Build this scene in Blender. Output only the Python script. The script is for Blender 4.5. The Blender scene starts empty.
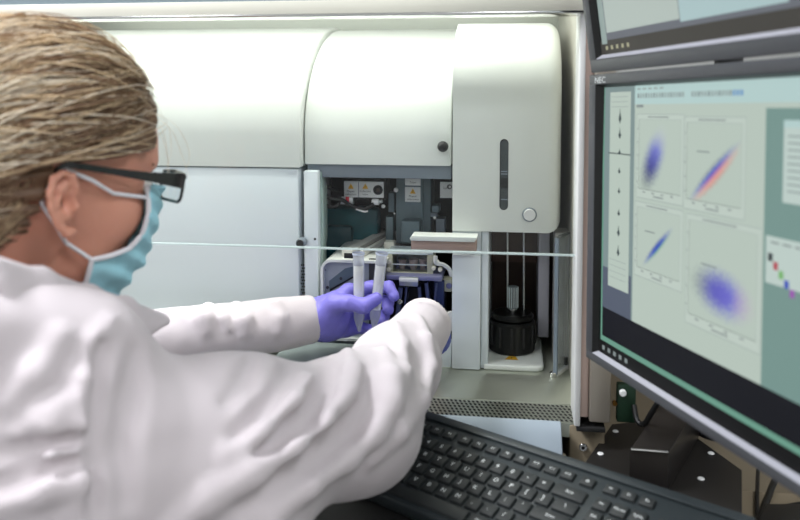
import bpy, bmesh, math, random
import numpy as np
from mathutils import Vector, Matrix
random.seed(7); np.random.seed(7)
S = bpy.context.scene
COL = S.collection
R = math.radians

# ------------------------------------------------------------------ camera
F = 800.0; CX, CY = 400.0, 138.0
YAW, PITCH = R(8.0), R(3.8)
CAM = Vector((0, 0, 1.25))
FW = Vector((-math.sin(YAW)*math.cos(PITCH), math.cos(YAW)*math.cos(PITCH), -math.sin(PITCH)))
RT = Vector((math.cos(YAW), math.sin(YAW), 0))
UP = RT.cross(FW)
def ray(x, y): return FW + RT*((x-CX)/F) - UP*((y-CY)/F)
def P(x, y, Y):            # pixel -> world point on the plane at depth Y
    d = ray(x, y); return CAM + d*(Y/d.y)
def PZ(x, y, z):           # pixel -> world point at height z
    d = ray(x, y); return CAM + d*((z-CAM.z)/d.z)
def PX(x, Y, y=260): return P(x, y, Y).x
def PZZ(y, Y, x=400): return P(x, y, Y).z
cd = bpy.data.cameras.new('camera'); cam = bpy.data.objects.new('camera', cd); COL.objects.link(cam)
cd.sensor_width = 36; cd.lens = 36; cd.clip_start = .02
cd.shift_y = -(260-CY)/800.0
cam.matrix_world = Matrix(((RT.x, UP.x, -FW.x, CAM.x), (RT.y, UP.y, -FW.y, CAM.y), (RT.z, UP.z, -FW.z, CAM.z), (0, 0, 0, 1)))
cd.dof.use_dof = True; cd.dof.focus_distance = 1.22; cd.dof.aperture_fstop = 4.5
S.camera = cam
S.view_settings.view_transform = 'Standard'; S.view_settings.look = 'None'
S.view_settings.gamma = 1; S.view_settings.use_curve_mapping = False
S.view_settings.exposure = 0.0

# ------------------------------------------------------------------ materials
def srgb(c):
    return tuple(((v/255.0)/12.92 if v/255.0 <= .04045 else ((v/255.0+.055)/1.055)**2.4) for v in c)
MATS = {}
def mat(name, rgb, rough=.5, metal=0, var=.04, vscale=8, bump=0, bscale=60, spec=.5, sss=0, coat=0, trans=0, ior=1.45, sheen=0):
    if name in MATS: return MATS[name]
    m = bpy.data.materials.new(name); m.use_nodes = True; MATS[name] = m
    nt = m.node_tree; N = nt.nodes; L = nt.links; b = N['Principled BSDF']
    c = srgb(rgb)
    tc = N.new('ShaderNodeTexCoord')
    nz = N.new('ShaderNodeTexNoise'); nz.inputs['Scale'].default_value = vscale; nz.inputs['Detail'].default_value = 3
    L.new(tc.outputs['Object'], nz.inputs['Vector'])
    mr = N.new('ShaderNodeMix'); mr.data_type = 'RGBA'
    mr.inputs['A'].default_value = (*[v*(1-var) for v in c], 1)
    mr.inputs['B'].default_value = (*[min(1, v*(1+var)) for v in c], 1)
    L.new(nz.outputs['Fac'], mr.inputs['Factor']); L.new(mr.outputs['Result'], b.inputs['Base Color'])
    b.inputs['Roughness'].default_value = rough; b.inputs['Metallic'].default_value = metal
    b.inputs['Specular IOR Level'].default_value = spec; b.inputs['IOR'].default_value = ior
    if sss: b.inputs['Subsurface Weight'].default_value = sss; b.inputs['Subsurface Radius'].default_value = (.01, .004, .002)
    if coat: b.inputs['Coat Weight'].default_value = coat; b.inputs['Coat Roughness'].default_value = .1
    if trans: b.inputs['Transmission Weight'].default_value = trans
    if sheen: b.inputs['Sheen Weight'].default_value = sheen
    if bump:
        n2 = N.new('ShaderNodeTexNoise'); n2.inputs['Scale'].default_value = bscale; n2.inputs['Detail'].default_value = 4
        L.new(tc.outputs['Object'], n2.inputs['Vector'])
        bp = N.new('ShaderNodeBump'); bp.inputs['Strength'].default_value = bump; bp.inputs['Distance'].default_value = .002
        L.new(n2.outputs['Fac'], bp.inputs['Height']); L.new(bp.outputs['Normal'], b.inputs['Normal'])
    return m
def glass(name, tint, gloss=.12, milky=0.0, milkcol=(220, 225, 230), rough=.02):
    if name in MATS: return MATS[name]
    m = bpy.data.materials.new(name); m.use_nodes = True; MATS[name] = m
    nt = m.node_tree; N = nt.nodes; L = nt.links; N.clear()
    o = N.new('ShaderNodeOutputMaterial'); t = N.new('ShaderNodeBsdfTransparent'); t.inputs[0].default_value = (*srgb(tint), 1)
    g = N.new('ShaderNodeBsdfGlossy'); g.inputs['Roughness'].default_value = rough
    fr = N.new('ShaderNodeFresnel'); fr.inputs[0].default_value = 1.45
    nz = N.new('ShaderNodeTexNoise'); nz.inputs['Scale'].default_value = 6
    ma = N.new('ShaderNodeMath'); ma.operation = 'MULTIPLY_ADD'; ma.inputs[1].default_value = .5 if gloss > .1 else .35; ma.inputs[2].default_value = gloss*.1
    L.new(fr.outputs[0], ma.inputs[0])
    mx = N.new('ShaderNodeMixShader'); L.new(ma.outputs[0], mx.inputs[0]); L.new(t.outputs[0], mx.inputs[1]); L.new(g.outputs[0], mx.inputs[2])
    last = mx
    if milky:
        d = N.new('ShaderNodeBsdfDiffuse'); d.inputs[0].default_value = (*srgb(milkcol), 1)
        tl = N.new('ShaderNodeBsdfTranslucent'); tl.inputs[0].default_value = (*srgb(milkcol), 1)
        ad = N.new('ShaderNodeMixShader'); ad.inputs[0].default_value = .5; L.new(d.outputs[0], ad.inputs[1]); L.new(tl.outputs[0], ad.inputs[2])
        m2 = N.new('ShaderNodeMixShader')
        mm = N.new('ShaderNodeMath'); mm.operation = 'MULTIPLY_ADD'; mm.inputs[1].default_value = milky*.3; mm.inputs[2].default_value = milky*.85
        L.new(nz.outputs['Fac'], mm.inputs[0]); L.new(mm.outputs[0], m2.inputs[0])
        L.new(mx.outputs[0], m2.inputs[1]); L.new(ad.outputs[0], m2.inputs[2]); last = m2
    L.new(last.outputs[0], o.inputs[0])
    return m
def emis(name, rgb, strength=1.0):
    if name in MATS: return MATS[name]
    m = bpy.data.materials.new(name); m.use_nodes = True; MATS[name] = m
    nt = m.node_tree; N = nt.nodes; L = nt.links; b = N['Principled BSDF']
    c = srgb(rgb); b.inputs['Base Color'].default_value = (.01, .01, .01, 1); b.inputs['Roughness'].default_value = .35
    b.inputs['Specular IOR Level'].default_value = .06
    b.inputs['Emission Color'].default_value = (*c, 1); b.inputs['Emission Strength'].default_value = strength
    return m
M = dict(
 white=mat('machine_white', (216, 220, 216), .38, var=.01),
 panel=mat('machine_side_panel', (218, 226, 231), .42, var=.01),
 cream=mat('machine_cream', (214, 212, 200), .45, var=.02),
 greyp=mat('grey_plastic', (120, 130, 140), .5),
 bluegrey=mat('blue_grey_metal', (92, 108, 114), .45, .3),
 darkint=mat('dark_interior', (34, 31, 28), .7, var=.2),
 teal=mat('teal_plastic', (12, 92, 100), .45, var=.15),
 black=mat('black_plastic', (22, 22, 23), .4, var=.1),
 blackm=mat('black_matte', (16, 16, 17), .75, var=.1),
 rubber=mat('black_rubber', (30, 30, 31), .6),
 steel=mat('brushed_steel', (170, 172, 164), .32, 1.0, var=.08, vscale=3),
 steelr=mat('worktop_steel', (186, 190, 178), .3, .75, var=.1, vscale=5, bump=.05, bscale=30),
 steelw=mat('wall_steel', (186, 178, 166), .42, .6, var=.06, vscale=2),
 chrome=mat('chrome', (215, 215, 215), .15, 1.0, var=.02),
 alum=mat('aluminium', (190, 195, 198), .35, .9, var=.04),
 navy=mat('navy_anodised_metal', (38, 48, 88), .35, .4, var=.1),
 violet=mat('violet_grey_metal', (132, 134, 168), .35, .5, var=.06),
 label=mat('label_white', (222, 224, 222), .5, var=.01),
 yellow=mat('warning_yellow', (222, 170, 40), .5),
 ink=mat('label_ink', (50, 50, 55), .6),
 red=mat('red_plastic', (190, 30, 50), .4),
 beige=mat('beige_metal', (178, 166, 148), .5, var=.04),
 tan=mat('tan_anodised_face', (176, 150, 138), .5, .2, var=.06),
 rail=mat('arm_rest_metal', (150, 162, 174), .4, .3, var=.03),
 holes=mat('perforation_black', (20, 20, 20), .8),
 acr=glass('clear_acrylic', (240, 243, 243), .2, .05),
 acre=mat('acrylic_edge', (205, 215, 218), .2, var=.02),
 sash=glass('sash_glass', (252, 253, 253), .0, .006),
 bottle=glass('bottle_glass', (225, 235, 232), .5, .3),
 tubep=glass('translucent_tube_plastic', (232, 235, 242), .3, .45, (230, 232, 240), .25),
 coat=mat('white_coat_cotton', (202, 193, 197), .85, var=.02, bump=.15, bscale=500, sheen=.2),
 glove=mat('purple_nitrile', (132, 124, 216), .42, var=.08, vscale=30, bump=.25, bscale=140, spec=.45),
 skin=mat('skin', (214, 152, 130), .5, var=.07, vscale=25, bump=.12, bscale=200, sss=.15),
 mask=mat('mask_blue', (164, 218, 232), .75, var=.05, vscale=30, bump=.15, bscale=300),
 maskw=mat('mask_white', (226, 226, 232), .8),
 frame=mat('glasses_black', (26, 22, 22), .25, coat=.5),
 lens=glass('lens_glass', (240, 244, 246), .6, .03),
 eyew=mat('eye_white', (225, 220, 215), .2), iris=mat('iris', (70, 90, 100), .2),
 hair0=mat('hair_ash_brown', (150, 120, 94), .5, var=.2, vscale=40),
 hair1=mat('hair_blonde', (216, 190, 154), .4, var=.1, vscale=40),
 hair2=mat('hair_light', (242, 228, 206), .38, var=.08, vscale=40),
 hair3=mat('hair_brown', (108, 82, 62), .5, var=.3, vscale=40),
 gold=mat('gold_stud', (220, 190, 140), .2, 1),
 mon=mat('monitor_bezel', (70, 71, 75), .42, var=.03, bump=.05, bscale=600),
 mondark=mat('monitor_inner_black', (12, 12, 13), .35),
 monlip=mat('monitor_lip', (178, 178, 188), .28, var=.02),
 key=mat('keycap_black', (40, 43, 44), .5, var=.06),
 kbody=mat('keyboard_plate', (44, 50, 53), .38, var=.08, vscale=20),
 legend=mat('key_legend', (222, 226, 226), .5),
 plate=mat('mount_plate', (40, 38, 37), .42, .3, var=.1),
 wall=mat('room_wall_paint', (205, 206, 203), .8, var=.02, bump=.05),
 floor=mat('floor_vinyl', (120, 122, 124), .5, var=.08),
 ceil=mat('ceiling_paint', (225, 225, 222), .9, var=.01),
 bench=mat('bench_laminate', (140, 128, 108), .5, var=.04),
 green=mat('circuit_green', (20, 46, 30), .5),
 cable=mat('cable_black', (14, 14, 15), .45),
 hose=mat('white_hose', (225, 226, 226), .35),
)

# ------------------------------------------------------------------ mesh helpers
class MB:
    def __init__(s): s.v = []; s.f = []; s.m = []; s.mats = []; s.sm = []; s.uv = {}
    def mi(s, m):
        if m not in s.mats: s.mats.append(m)
        return s.mats.index(m)
    def add(s, vs, fs, m, smooth=False):
        o = len(s.v); s.v += [tuple(v) for v in vs]; k = s.mi(m)
        for f in fs: s.f.append([i+o for i in f]); s.m.append(k); s.sm.append(smooth)
        return s
    def bm(s, b, m, smooth=False):
        b.verts.index_update()
        s.add([v.co.copy() for v in b.verts], [[v.index for v in f.verts] for f in b.faces], m, smooth); b.free(); return s
    def box(s, x0, x1, y0, y1, z0, z1, m, bev=0, seg=2, rot=None):
        b = bmesh.new(); bmesh.ops.create_cube(b, size=1)
        for v in b.verts:
            v.co = Vector(((x0+x1)/2+v.co.x*(x1-x0), (y0+y1)/2+v.co.y*(y1-y0), (z0+z1)/2+v.co.z*(z1-z0)))
        if bev: bmesh.ops.bevel(b, geom=b.edges[:], offset=bev, segments=seg, profile=.5, affect='EDGES', clamp_overlap=True)
        if rot: bmesh.ops.transform(b, matrix=rot, verts=b.verts)
        bmesh.ops.recalc_face_normals(b, faces=b.faces)
        return s.bm(b, m, bool(bev))
    def prism(s, pts, axis, a, b_, m, bev=0, seg=3, smooth=None):
        """polygon pts in the two other axes (order x<y<z), extruded along axis from a to b_"""
        b = bmesh.new(); vs = []
        for t in (a, b_):
            row = []
            for (p, q) in pts:
                c = {'x': (t, p, q), 'y': (p, t, q), 'z': (p, q, t)}[axis]
                row.append(b.verts.new(c))
            vs.append(row)
        n = len(pts)
        for i in range(n): b.faces.new((vs[0][i], vs[0][(i+1) % n], vs[1][(i+1) % n], vs[1][i]))
        caps = [b.faces.new(vs[0]), b.faces.new(vs[1])]
        bmesh.ops.recalc_face_normals(b, faces=b.faces)
        if bev:
            ed = set(e for f in caps for e in f.edges)
            bmesh.ops.bevel(b, geom=list(ed), offset=bev, segments=seg, profile=.5, affect='EDGES', clamp_overlap=True)
        return s.bm(b, m, bool(bev) if smooth is None else smooth)
    def tube(s, path, rad, m, seg=12, cap=True, closed=False):
        path = [Vector(p) for p in path]; n = len(path)
        if not hasattr(rad, '__len__'): rad = [rad]*n
        vs = []; fs = []; up = None
        for i, p in enumerate(path):
            t = (path[min(i+1, n-1)]-path[max(i-1, 0)])
            if t.length < 1e-9: t = Vector((0, 0, 1))
            t.normalize()
            if up is None: up = t.orthogonal().normalized()
            up = (up - t*up.dot(t)); up = up.normalized() if up.length > 1e-6 else t.orthogonal().normalized()
            w = t.cross(up)
            for k in range(seg):
                a = 2*math.pi*k/seg; vs.append(p+(up*math.cos(a)+w*math.sin(a))*rad[i])
        for i in range(n-1):
            for k in range(seg):
                k2 = (k+1) % seg; fs.append((i*seg+k, i*seg+k2, (i+1)*seg+k2, (i+1)*seg+k))
        if cap: fs.append(tuple(range(seg-1, -1, -1))); fs.append(tuple((n-1)*seg+k for k in range(seg)))
        return s.add(vs, fs, m, True)
    def cyl(s, p0, p1, r, m, seg=24, r1=None, bev=0):
        p0 = Vector(p0); p1 = Vector(p1); r1 = r if r1 is None else r1
        if not bev: return s.tube([p0, p1], [r, r1], m, seg)
        d = (p1-p0).normalized()*bev
        return s.tube([p0, p0+d, p1-d, p1], [r-bev, r, r1, r1-bev], m, seg)
    def sphere(s, c, r, m, seg=16, sc=(1, 1, 1)):
        b = bmesh.new(); bmesh.ops.create_uvsphere(b, u_segments=seg, v_segments=seg//2+2, radius=r)
        for v in b.verts: v.co = Vector((v.co.x*sc[0]+c[0], v.co.y*sc[1]+c[1], v.co.z*sc[2]+c[2]))
        return s.bm(b, m, True)
    def quad(s, pts, m, uv=False):
        if uv: s.uv[len(s.f)] = ((0, 1), (1, 1), (1, 0), (0, 0))
        return s.add(pts, [tuple(range(len(pts)))], m)
    def text(s, txt, size, mtx, m):
        vs, fs = text_geo(txt)
        return s.add([mtx @ Vector((v[0]*size, v[1]*size, 0)) for v in vs], fs, m)
    def mesh(s, name, off=None, mtx=None):
        me = bpy.data.meshes.new(name); vs = s.v
        if mtx is not None: vs = [tuple(mtx @ Vector(v)) for v in vs]
        if off is not None: vs = [(v[0]-off[0], v[1]-off[1], v[2]-off[2]) for v in vs]
        me.from_pydata(vs, [], s.f)
        for m in s.mats: me.materials.append(m)
        me.polygons.foreach_set('material_index', s.m); me.polygons.foreach_set('use_smooth', s.sm)
        if s.uv:
            uvl = me.uv_layers.new(name='UVMap')
            for fi, c in s.uv.items():
                for li, cc in zip(me.polygons[fi].loop_indices, c): uvl.data[li].uv = cc
        me.update(); 
        if any(s.sm) and not all(s.sm) or len(s.f) < 4000:
            try: me.set_sharp_from_angle(angle=R(38))
            except Exception: pass
        return me
_tx = {}
def text_geo(txt):
    if txt in _tx: return _tx[txt]
    c = bpy.data.curves.new('t', 'FONT'); c.body = txt; c.align_x = 'CENTER'; c.align_y = 'CENTER'; c.resolution_u = 2
    o = bpy.data.objects.new('t', c); COL.objects.link(o)
    dg = bpy.context.evaluated_depsgraph_get(); me = o.evaluated_get(dg).to_mesh()
    r = ([tuple(v.co) for v in me.vertices], [tuple(p.vertices) for p in me.polygons])
    o.evaluated_get(dg).to_mesh_clear(); bpy.data.objects.remove(o); bpy.data.curves.remove(c)
    _tx[txt] = r; return r
OFF = {}
def tag(o, label=None, cat=None, group=None, kind=None):
    if label: o['label'] = label
    if cat: o['category'] = cat
    if group: o['group'] = group
    if kind: o['kind'] = kind
    return o
def thing(name, label, cat, loc, group=None, mtx=None):
    o = bpy.data.objects.new(name, None); COL.objects.link(o); o.empty_display_size = .05
    if mtx is not None: o.matrix_world = mtx; OFF[o.name] = (0, 0, 0)
    else: o.location = loc; OFF[o.name] = tuple(loc)
    return tag(o, label, cat, group)
def part(name, mb, parent, label=None, me=None):
    off = OFF.get(parent.name, (0, 0, 0)) if parent else (0, 0, 0)
    me = me or mb.mesh(name, off)
    o = bpy.data.objects.new(name, me); COL.objects.link(o)
    if parent: o.parent = parent
    OFF[o.name] = off
    if label: o['label'] = label
    return o
def solo(name, mb, label, cat, loc, group=None):
    o = bpy.data.objects.new(name, mb.mesh(name, loc)); COL.objects.link(o); o.location = loc; OFF[o.name] = tuple(loc)
    return tag(o, label, cat, group)
def struct(name, mb):
    o = bpy.data.objects.new(name, mb.mesh(name)); COL.objects.link(o); o['kind'] = 'structure'; return o

# ------------------------------------------------------------------ room shell
x0, x1, y0, y1, z1 = -2.6, 2.2, -2.2, 2.3, 2.7
struct('floor', MB().box(x0, x1, y0, y1, -.05, 0, M['floor']))
struct('ceiling', MB().box(x0, x1, y0, y1, z1, z1+.05, M['ceil']))
struct('wall_back', MB().box(x0, x1, y1, y1+.05, 0, z1, M['wall']))
struct('wall_front', MB().box(x0, x1, y0-.05, y0, 0, z1, M['wall']))
struct('wall_left', MB().box(x0-.05, x0, y0, y1, 0, z1, M['wall']))
struct('wall_right', MB().box(x1, x1+.05, y0, y1, 0, z1, M['wall']))

def area(name, loc, rot, sx, sy, power, col=(1, 1, 1)):
    l = bpy.data.lights.new(name, 'AREA'); l.shape = 'RECTANGLE'; l.size = sx; l.size_y = sy; l.energy = power; l.color = col
    o = bpy.data.objects.new(name, l); COL.objects.link(o); o.location = loc; o.rotation_euler = rot; return o
for k, (lx, ly, pw) in enumerate(((-1.3, .45, 1.9), (.9, .1, .5), (-1.3, -1.4, .65), (.9, -1.4, .55))):
    t = thing('ceiling_light', 'recessed square ceiling light panel above the laboratory', 'ceiling light', (lx, ly, z1), 'ceiling light panels')
    part('frame', MB().box(lx-.32, lx+.32, ly-.32, ly+.32, z1-.02, z1, M['white'], .004), t)
    part('diffuser', MB().box(lx-.29, lx+.29, ly-.29, ly+.29, z1-.024, z1-.0205, emis('ceiling_diffuser', (250, 252, 255), 3)), t)
    area('ceiling_lamp', (lx, ly, z1-.03), (0, 0, 0), .58, .58, 34*pw, (.95, .97, 1))

# ------------------------------------------------------------------ safety cabinet
def pb(mb, xa, xb, ya, yb, Y0, Y1, m, bev=0, seg=2):
    a = P(xa, (ya+yb)/2, Y0); b = P(xb, (ya+yb)/2, Y0)
    return mb.box(a.x, b.x, Y0, Y1, P((xa+xb)/2, yb, Y0).z, P((xa+xb)/2, ya, Y0).z, m, bev, seg)
YS = 1.07; WT = .80; XL = -1.35; XR = .092
cab = thing('biosafety_cabinet', 'stainless steel safety cabinet enclosing the white cell sorting machine', 'cabinet', (-.6, 1.4, 0))
part('work_surface', MB().box(XL, XR, 1.125, 1.70, WT-.02, WT, M['steelr'], .001), cab)
g = MB(); g.box(XL, XR, 1.062, 1.124, WT-.02, WT-.001, M['steelr'])
nx = 150
for i in range(nx):
    for j in range(6):
        cx = XR-.004-(i+.5*(j % 2))*.0062; cy = 1.068+j*.0096
        hw, hh = .0017, .0032
        g.add([(cx-hw+.001, cy-hh, WT), (cx+hw+.001, cy-hh, WT), (cx+hw-.001, cy+hh, WT), (cx-hw-.001, cy+hh, WT)], [(0, 1, 2, 3)], M['holes'])
part('grille', g, cab, 'perforated steel air grille')
arm = [(1.060, .795), (1.058, .803), (1.050, .806), (1.010, .783), (1.004, .775), (1.004, .762), (1.012, .762), (1.05, .780)]
a_x = PX(562, 1.03, 425)
part('arm_rest', MB().prism(arm, 'x', XL, a_x, M['rail'], .0015), cab, 'pale grey sloping arm rest')
fp = MB(); fp.box(XL, PX(568, 1.02, 440), 1.015, 1.055, .70, .762, M['beige'], .003)
for k in range(9):
    xx = PX(562, 1.02, 440)-.03-k*.06
    fp.box(xx-.022, xx, 1.0142, 1.016, .744, .749, M['holes'])
part('front_panel', fp, cab)
M['inner'] = mat('inner_wall_steel', (205, 202, 192), .4, .3, var=.06)
part('side_panel', MB().box(XR, XR+.006, 1.075, 1.70, WT-.1, 1.6, M['inner']), cab)
part('side_panel', MB().box(XL-.006, XL, 1.075, 1.70, WT-.1, 1.6, M['inner']), cab)
part('back_panel', MB().box(XL, XR, 1.70, 1.706, WT-.1, 1.6, M['steel']), cab)
part('top_panel', MB().box(XL, XR, 1.085, 1.70, 1.60, 1.606, M['alum']), cab)
zh = P(200, 18, YS).z
hd = MB(); hd.box(XL-.05, XR+.05, 1.03, 1.085, zh+.0175, 1.66, mat('header_blue_grey', (118, 132, 140), .5, .2)); part('header', hd, cab)
part('header_trim', MB().box(XL-.05, XR, 1.026, 1.07, zh, zh+.0175, M['cream'], .001), cab)
part('header_edge', MB().box(XL-.05, XR-.002, 1.024, 1.072, zh-.0035, zh, M['chrome'], .001), cab, 'polished bright rail')
# right post: white flange, brown channel, steel face
zb = P(590, 428, 1.04).z
def X_(px, Y=1.04): return P(px, 380, Y).x
part('post_flange', MB().box(X_(574.5), X_(580.5), 1.035, 1.10, zb+.003, 1.66, M['hose'], .0015), cab, 'white flange')
M['tan2'] = mat('post_channel_pinkish', (214, 190, 180), .5)
part('post_channel', MB().box(X_(580.5), X_(589), 1.045, 1.10, zb+.012, 1.66, M['tan2'], .001), cab, 'brown channel')
po = MB(); po.box(X_(589.5), X_(611), 1.038, 1.12, zb+.008, 1.66, M['steelw'], .003); po.box(X_(577), X_(606), 1.036, 1.08, zb-.004, zb+.002, M['rubber'], .001)
part('post', po, cab)
# beige base behind the post foot with a screw
lb = MB(); lb.box(X_(570, 1.06), X_(606, 1.06), 1.06, 1.19, .3, zb-.006, M['bench'], .003); lb.box(X_(570, 1.06), X_(570, 1.06)+.42, 1.1905, 1.66, .3, zb-.006, M['bench'], .003); lb.box(X_(606, 1.06), X_(606, 1.06)+.3, 1.19, 1.195, .3, 1.1, M['bench'])
part('base_panel', lb, cab, 'beige painted base panel')
sc = P(583, 447, 1.058); part('screw', MB().cyl(sc, sc+Vector((0, -.003, 0)), .0055, M['chrome'], 16, bev=.001).cyl(sc+Vector((0, -.0031, 0)), sc+Vector((0, -.0034, 0)), .0025, M['holes'], 6), cab)
part('base', MB().box(XL-.05, X_(570, 1.06)-.002, 1.06, 1.70, 0, WT-.1, M['beige'], .004), cab)
z_s = P(330, 249.5, YS).z
part('sash', MB().box(XL, XR-.008, YS-.003, YS+.003, z_s+.003, zh-.004, M['sash']), cab, 'clear glass sash')
part('sash_edge', MB().box(XL, XR-.008, YS-.0035, YS+.0035, z_s+.0008, z_s+.0028, mat('sash_edge', (186, 200, 200), .3)), cab, 'bright lower edge of the sash')
# fluorescent lamp under the cabinet top
lt = thing('fluorescent_lamp', 'tubular fluorescent lamp under the top of the safety cabinet', 'lamp', (-.5, 1.28, 1.60))
part('tube', MB().tube([(-1.15, 1.22, 1.545), (.05, 1.22, 1.545)], .013, emis('fluorescent_tube', (250, 255, 235), 4), 12), lt)
for xx in (-1.16, .055): part('socket', MB().box(xx-.012, xx+.012, 1.20, 1.24, 1.525, 1.60, M['white'], .002), lt)
area('cabinet_lamp', (-.55, 1.22, 1.525), (R(8), 0, 0), 1.2, .05, 5.2, (1, 1, .92))

# ------------------------------------------------------------------ cell sorter
ms = thing('cell_sorter', 'white bench-top cell sorting machine with curved covers inside the steel cabinet', 'laboratory machine', (-.5, 1.45, WT))
YW, YL, YC = 1.262, 1.276, 1.240
def prof(Y0, zbase, ztop, arc_y, arc_z, yback, lip=0):
    pts = [(Y0, zbase)]
    for k in range(15):
        t = k/14*math.pi/2
        pts.append((Y0+arc_y*(1-math.cos(t)), ztop-arc_z+arc_z*math.sin(t)))
    pts += [(yback, ztop), (yback, zbase)]
    return pts
xw = P(301.5, 168, YW).x; xl1 = P(452, 150, YL).x
zseam = P(250, 167.5, YW).z; zt = P(345, 27, 1.52).z
part('upper_cover', MB().prism(prof(YW, zseam+.001, zt, .30, .19, 1.66), 'x', XL+.06, xw-.001, M['white'], .004), ms, 'long curved cover on the left')
part('side_panel', MB().box(XL+.06, P(298, 200, YW).x, YW+.002, 1.66, WT+.012, zseam-.001, M['panel'], .004), ms, 'flat bluish white panel below the curved cover')
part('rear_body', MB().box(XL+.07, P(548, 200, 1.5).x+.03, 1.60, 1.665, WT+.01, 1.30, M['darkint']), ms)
part('foot', MB().box(XL+.08, xw-.03, YW+.02, 1.6, WT, WT+.0115, M['rubber']), ms)
zl = P(380, 165, YL).z
part('lid', MB().prism(prof(YL, zl, zt-.004, .30, .19, 1.66), 'x', xw+.001, xl1-.0012, M['white'], .003), ms, 'curved lid raised over the open chamber')
zu = P(380, 178, YL+.01).z
part('lid_underside', MB().box(xw+.004, xl1-.002, YL+.008, YL+.04, zu, zl-.0005, M['greyp'], .001), ms, 'grey lip under the lid')
k = P(443.5, 146, YL)
part('knob', MB().cyl(k, k+Vector((0, -.006, 0)), .005, M['black'], 16).sphere(k+Vector((0, -.012, 0)), .0088, M['black'], 20), ms, 'round black knob on the lid')
# right column
xc0, xc1 = P(452, 150, YC).x+.001, P(562, 130, YC).x
zct = P(500, 22.5, 1.36).z; zcb = P(500, 232, YC).z
cpts = prof(YC, zcb, zct, .15, .11, 1.62)
b = bmesh.new(); vs = [[b.verts.new((x, p, q)) for (p, q) in cpts] for x in (xc0, xc1)]
n = len(cpts); fr = []
for i in range(n): b.faces.new((vs[0][i], vs[0][(i+1) % n], vs[1][(i+1) % n], vs[1][i]))
b.faces.new(vs[0]); rc = b.faces.new(vs[1]); bmesh.ops.recalc_face_normals(b, faces=b.faces)
bmesh.ops.bevel(b, geom=list(rc.edges), offset=.021, segments=6, profile=.5, affect='EDGES', clamp_overlap=True)
colm = MB().bm(b, M['white'], True)
part('column_cover', colm, ms, 'tall white cover on the right')
def pill(mb, xc, ya, yb, Y, hw, t, m, n=10):
    x = P(xc, (ya+yb)/2, Y).x; za = P(xc, ya, Y).z-hw; zb_ = P(xc, yb, Y).z+hw
    pts = [(x+hw*math.cos(a), za+hw*math.sin(a)) for a in [math.pi*i/n for i in range(n+1)]] + [(x+hw*math.cos(a), zb_+hw*math.sin(a)) for a in [math.pi+math.pi*i/n for i in range(n+1)]]
    return mb.prism(pts, 'y', Y-t, Y+.001, m)
wi = MB(); pill(wi, 504, 139, 210, YC, .0066, .0006, M['blackm']); pill(wi, 504.3, 140.5, 209, YC, .0056, .001, mat('slot_window', (66, 72, 74), .25))
for yy in (171, 173.5, 199): pb(wi, 501, 507.6, yy, yy+1, YC-.0012, YC, M['greyp'])
pb(wi, 500.6, 507.8, 178, 188, YC-.0011, YC, M['black'])
part('level_window', wi, ms, 'tall dark slot window')
bt = P(529.5, 214.5, YC)
part('power_button', MB().cyl(bt, bt+Vector((0, -.003, 0)), .0112, M['greyp'], 32, bev=.001).cyl(bt+Vector((0, -.003, 0)), bt+Vector((0, -.005, 0)), .0092, M['hose'], 32, bev=.001), ms, 'round white button with grey ring')
# column leg
xg1 = P(480.5, 300, YC).x
part('column_leg', MB().box(xc0, xg1, YC, 1.47, WT+.001, P(465, 254.5, YC).z, M['panel'], .002), ms, 'pale square leg of the column')
part('leg_return', MB().box(xg1+.0005, P(486, 300, YC+.02).x+.004, YC+.008, 1.47, WT+.001, zcb-.001, M['panel'], .002), ms)
part('leg_upper', MB().box(xc0, xg1, YC+.004, 1.47, P(465, 254.5, YC).z+.0005, zcb-.0005, M['panel']), ms)
# recess interior of column
xr1 = P(562, 300, YC+.05).x
ri = MB(); ri.box(xg1, xr1, 1.475, 1.58, WT+.01, zcb, mat('recess_back', (70, 52, 44), .55, var=.35, vscale=14)); part('recess_back', ri, ms, 'dark brown recess wall')
part('recess_strip', MB().box(P(538, 300, 1.36).x, P(549, 300, 1.36).x, 1.36, 1.46, WT+.02, zcb-.001, mat('lavender_grey', (196, 194, 205), .45), .002), ms, 'pale strip at the side of the recess')
part('recess_strip', pb(MB(), 554, 568.5, 233, 370, 1.29, 1.34, mat('lit_wall_pale', (204, 202, 198), .4, .15), .002), ms, 'added pale strip standing in for the lit wall behind the shield')  # added pale strip: paints the lit cabinet wall behind the shield
rd = MB(); pb(rd, 487, 541, 233, 262, 1.42, 1.44, mat('recess_haze', (92, 70, 62), .6)); part('recess_haze_box', rd, ms)  # brown box that paints haze into the top of the recess
for xx in (507.6, 523.8):
    p0 = P(xx, 232, 1.33); p1 = P(xx, 316, 1.33); part('guide_rod', MB().cyl((p0.x, p0.y, zcb), p1, .0018, M['chrome'], 10), ms)
# base plate with warning label
zp = WT+.009
bp = [PZ(486, 369, WT+.003), PZ(537, 371, WT+.003), PZ(544, 364, WT+.003)]
pp = []
xa, xb_, ya, yb_ = PX(484, 1.25, 366), PX(544, 1.25, 366), 1.245, 1.40
for cx, cy, a0 in ((xb_-.014, ya+.014, -90), (xb_-.014, yb_-.014, 0)):
    for i in range(7): a = R(a0+i*15); pp.append((cx+.014*math.cos(a), cy+.014*math.sin(a)))
pp += [(xa, yb_), (xa, ya)]
part('base_plate', MB().prism(pp, 'z', WT, zp, M['white'], .003), ms, 'white rounded base plate')
wl = MB(); q = PZ(511.5, 358, zp+.0004)
wl.add([(q.x-.011, q.y-.008, zp+.0004), (q.x+.011, q.y-.008, zp+.0004), (q.x+.006, q.y+.009, zp+.0004), (q.x-.004, q.y+.009, zp+.0004)], [(0, 1, 2, 3)], M['yellow'])
wl.text('!', .012, Matrix.Translation((q.x, q.y-.001, zp+.0007)), M['ink'])
part('warning_label', wl, ms, 'yellow warning sticker')
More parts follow.
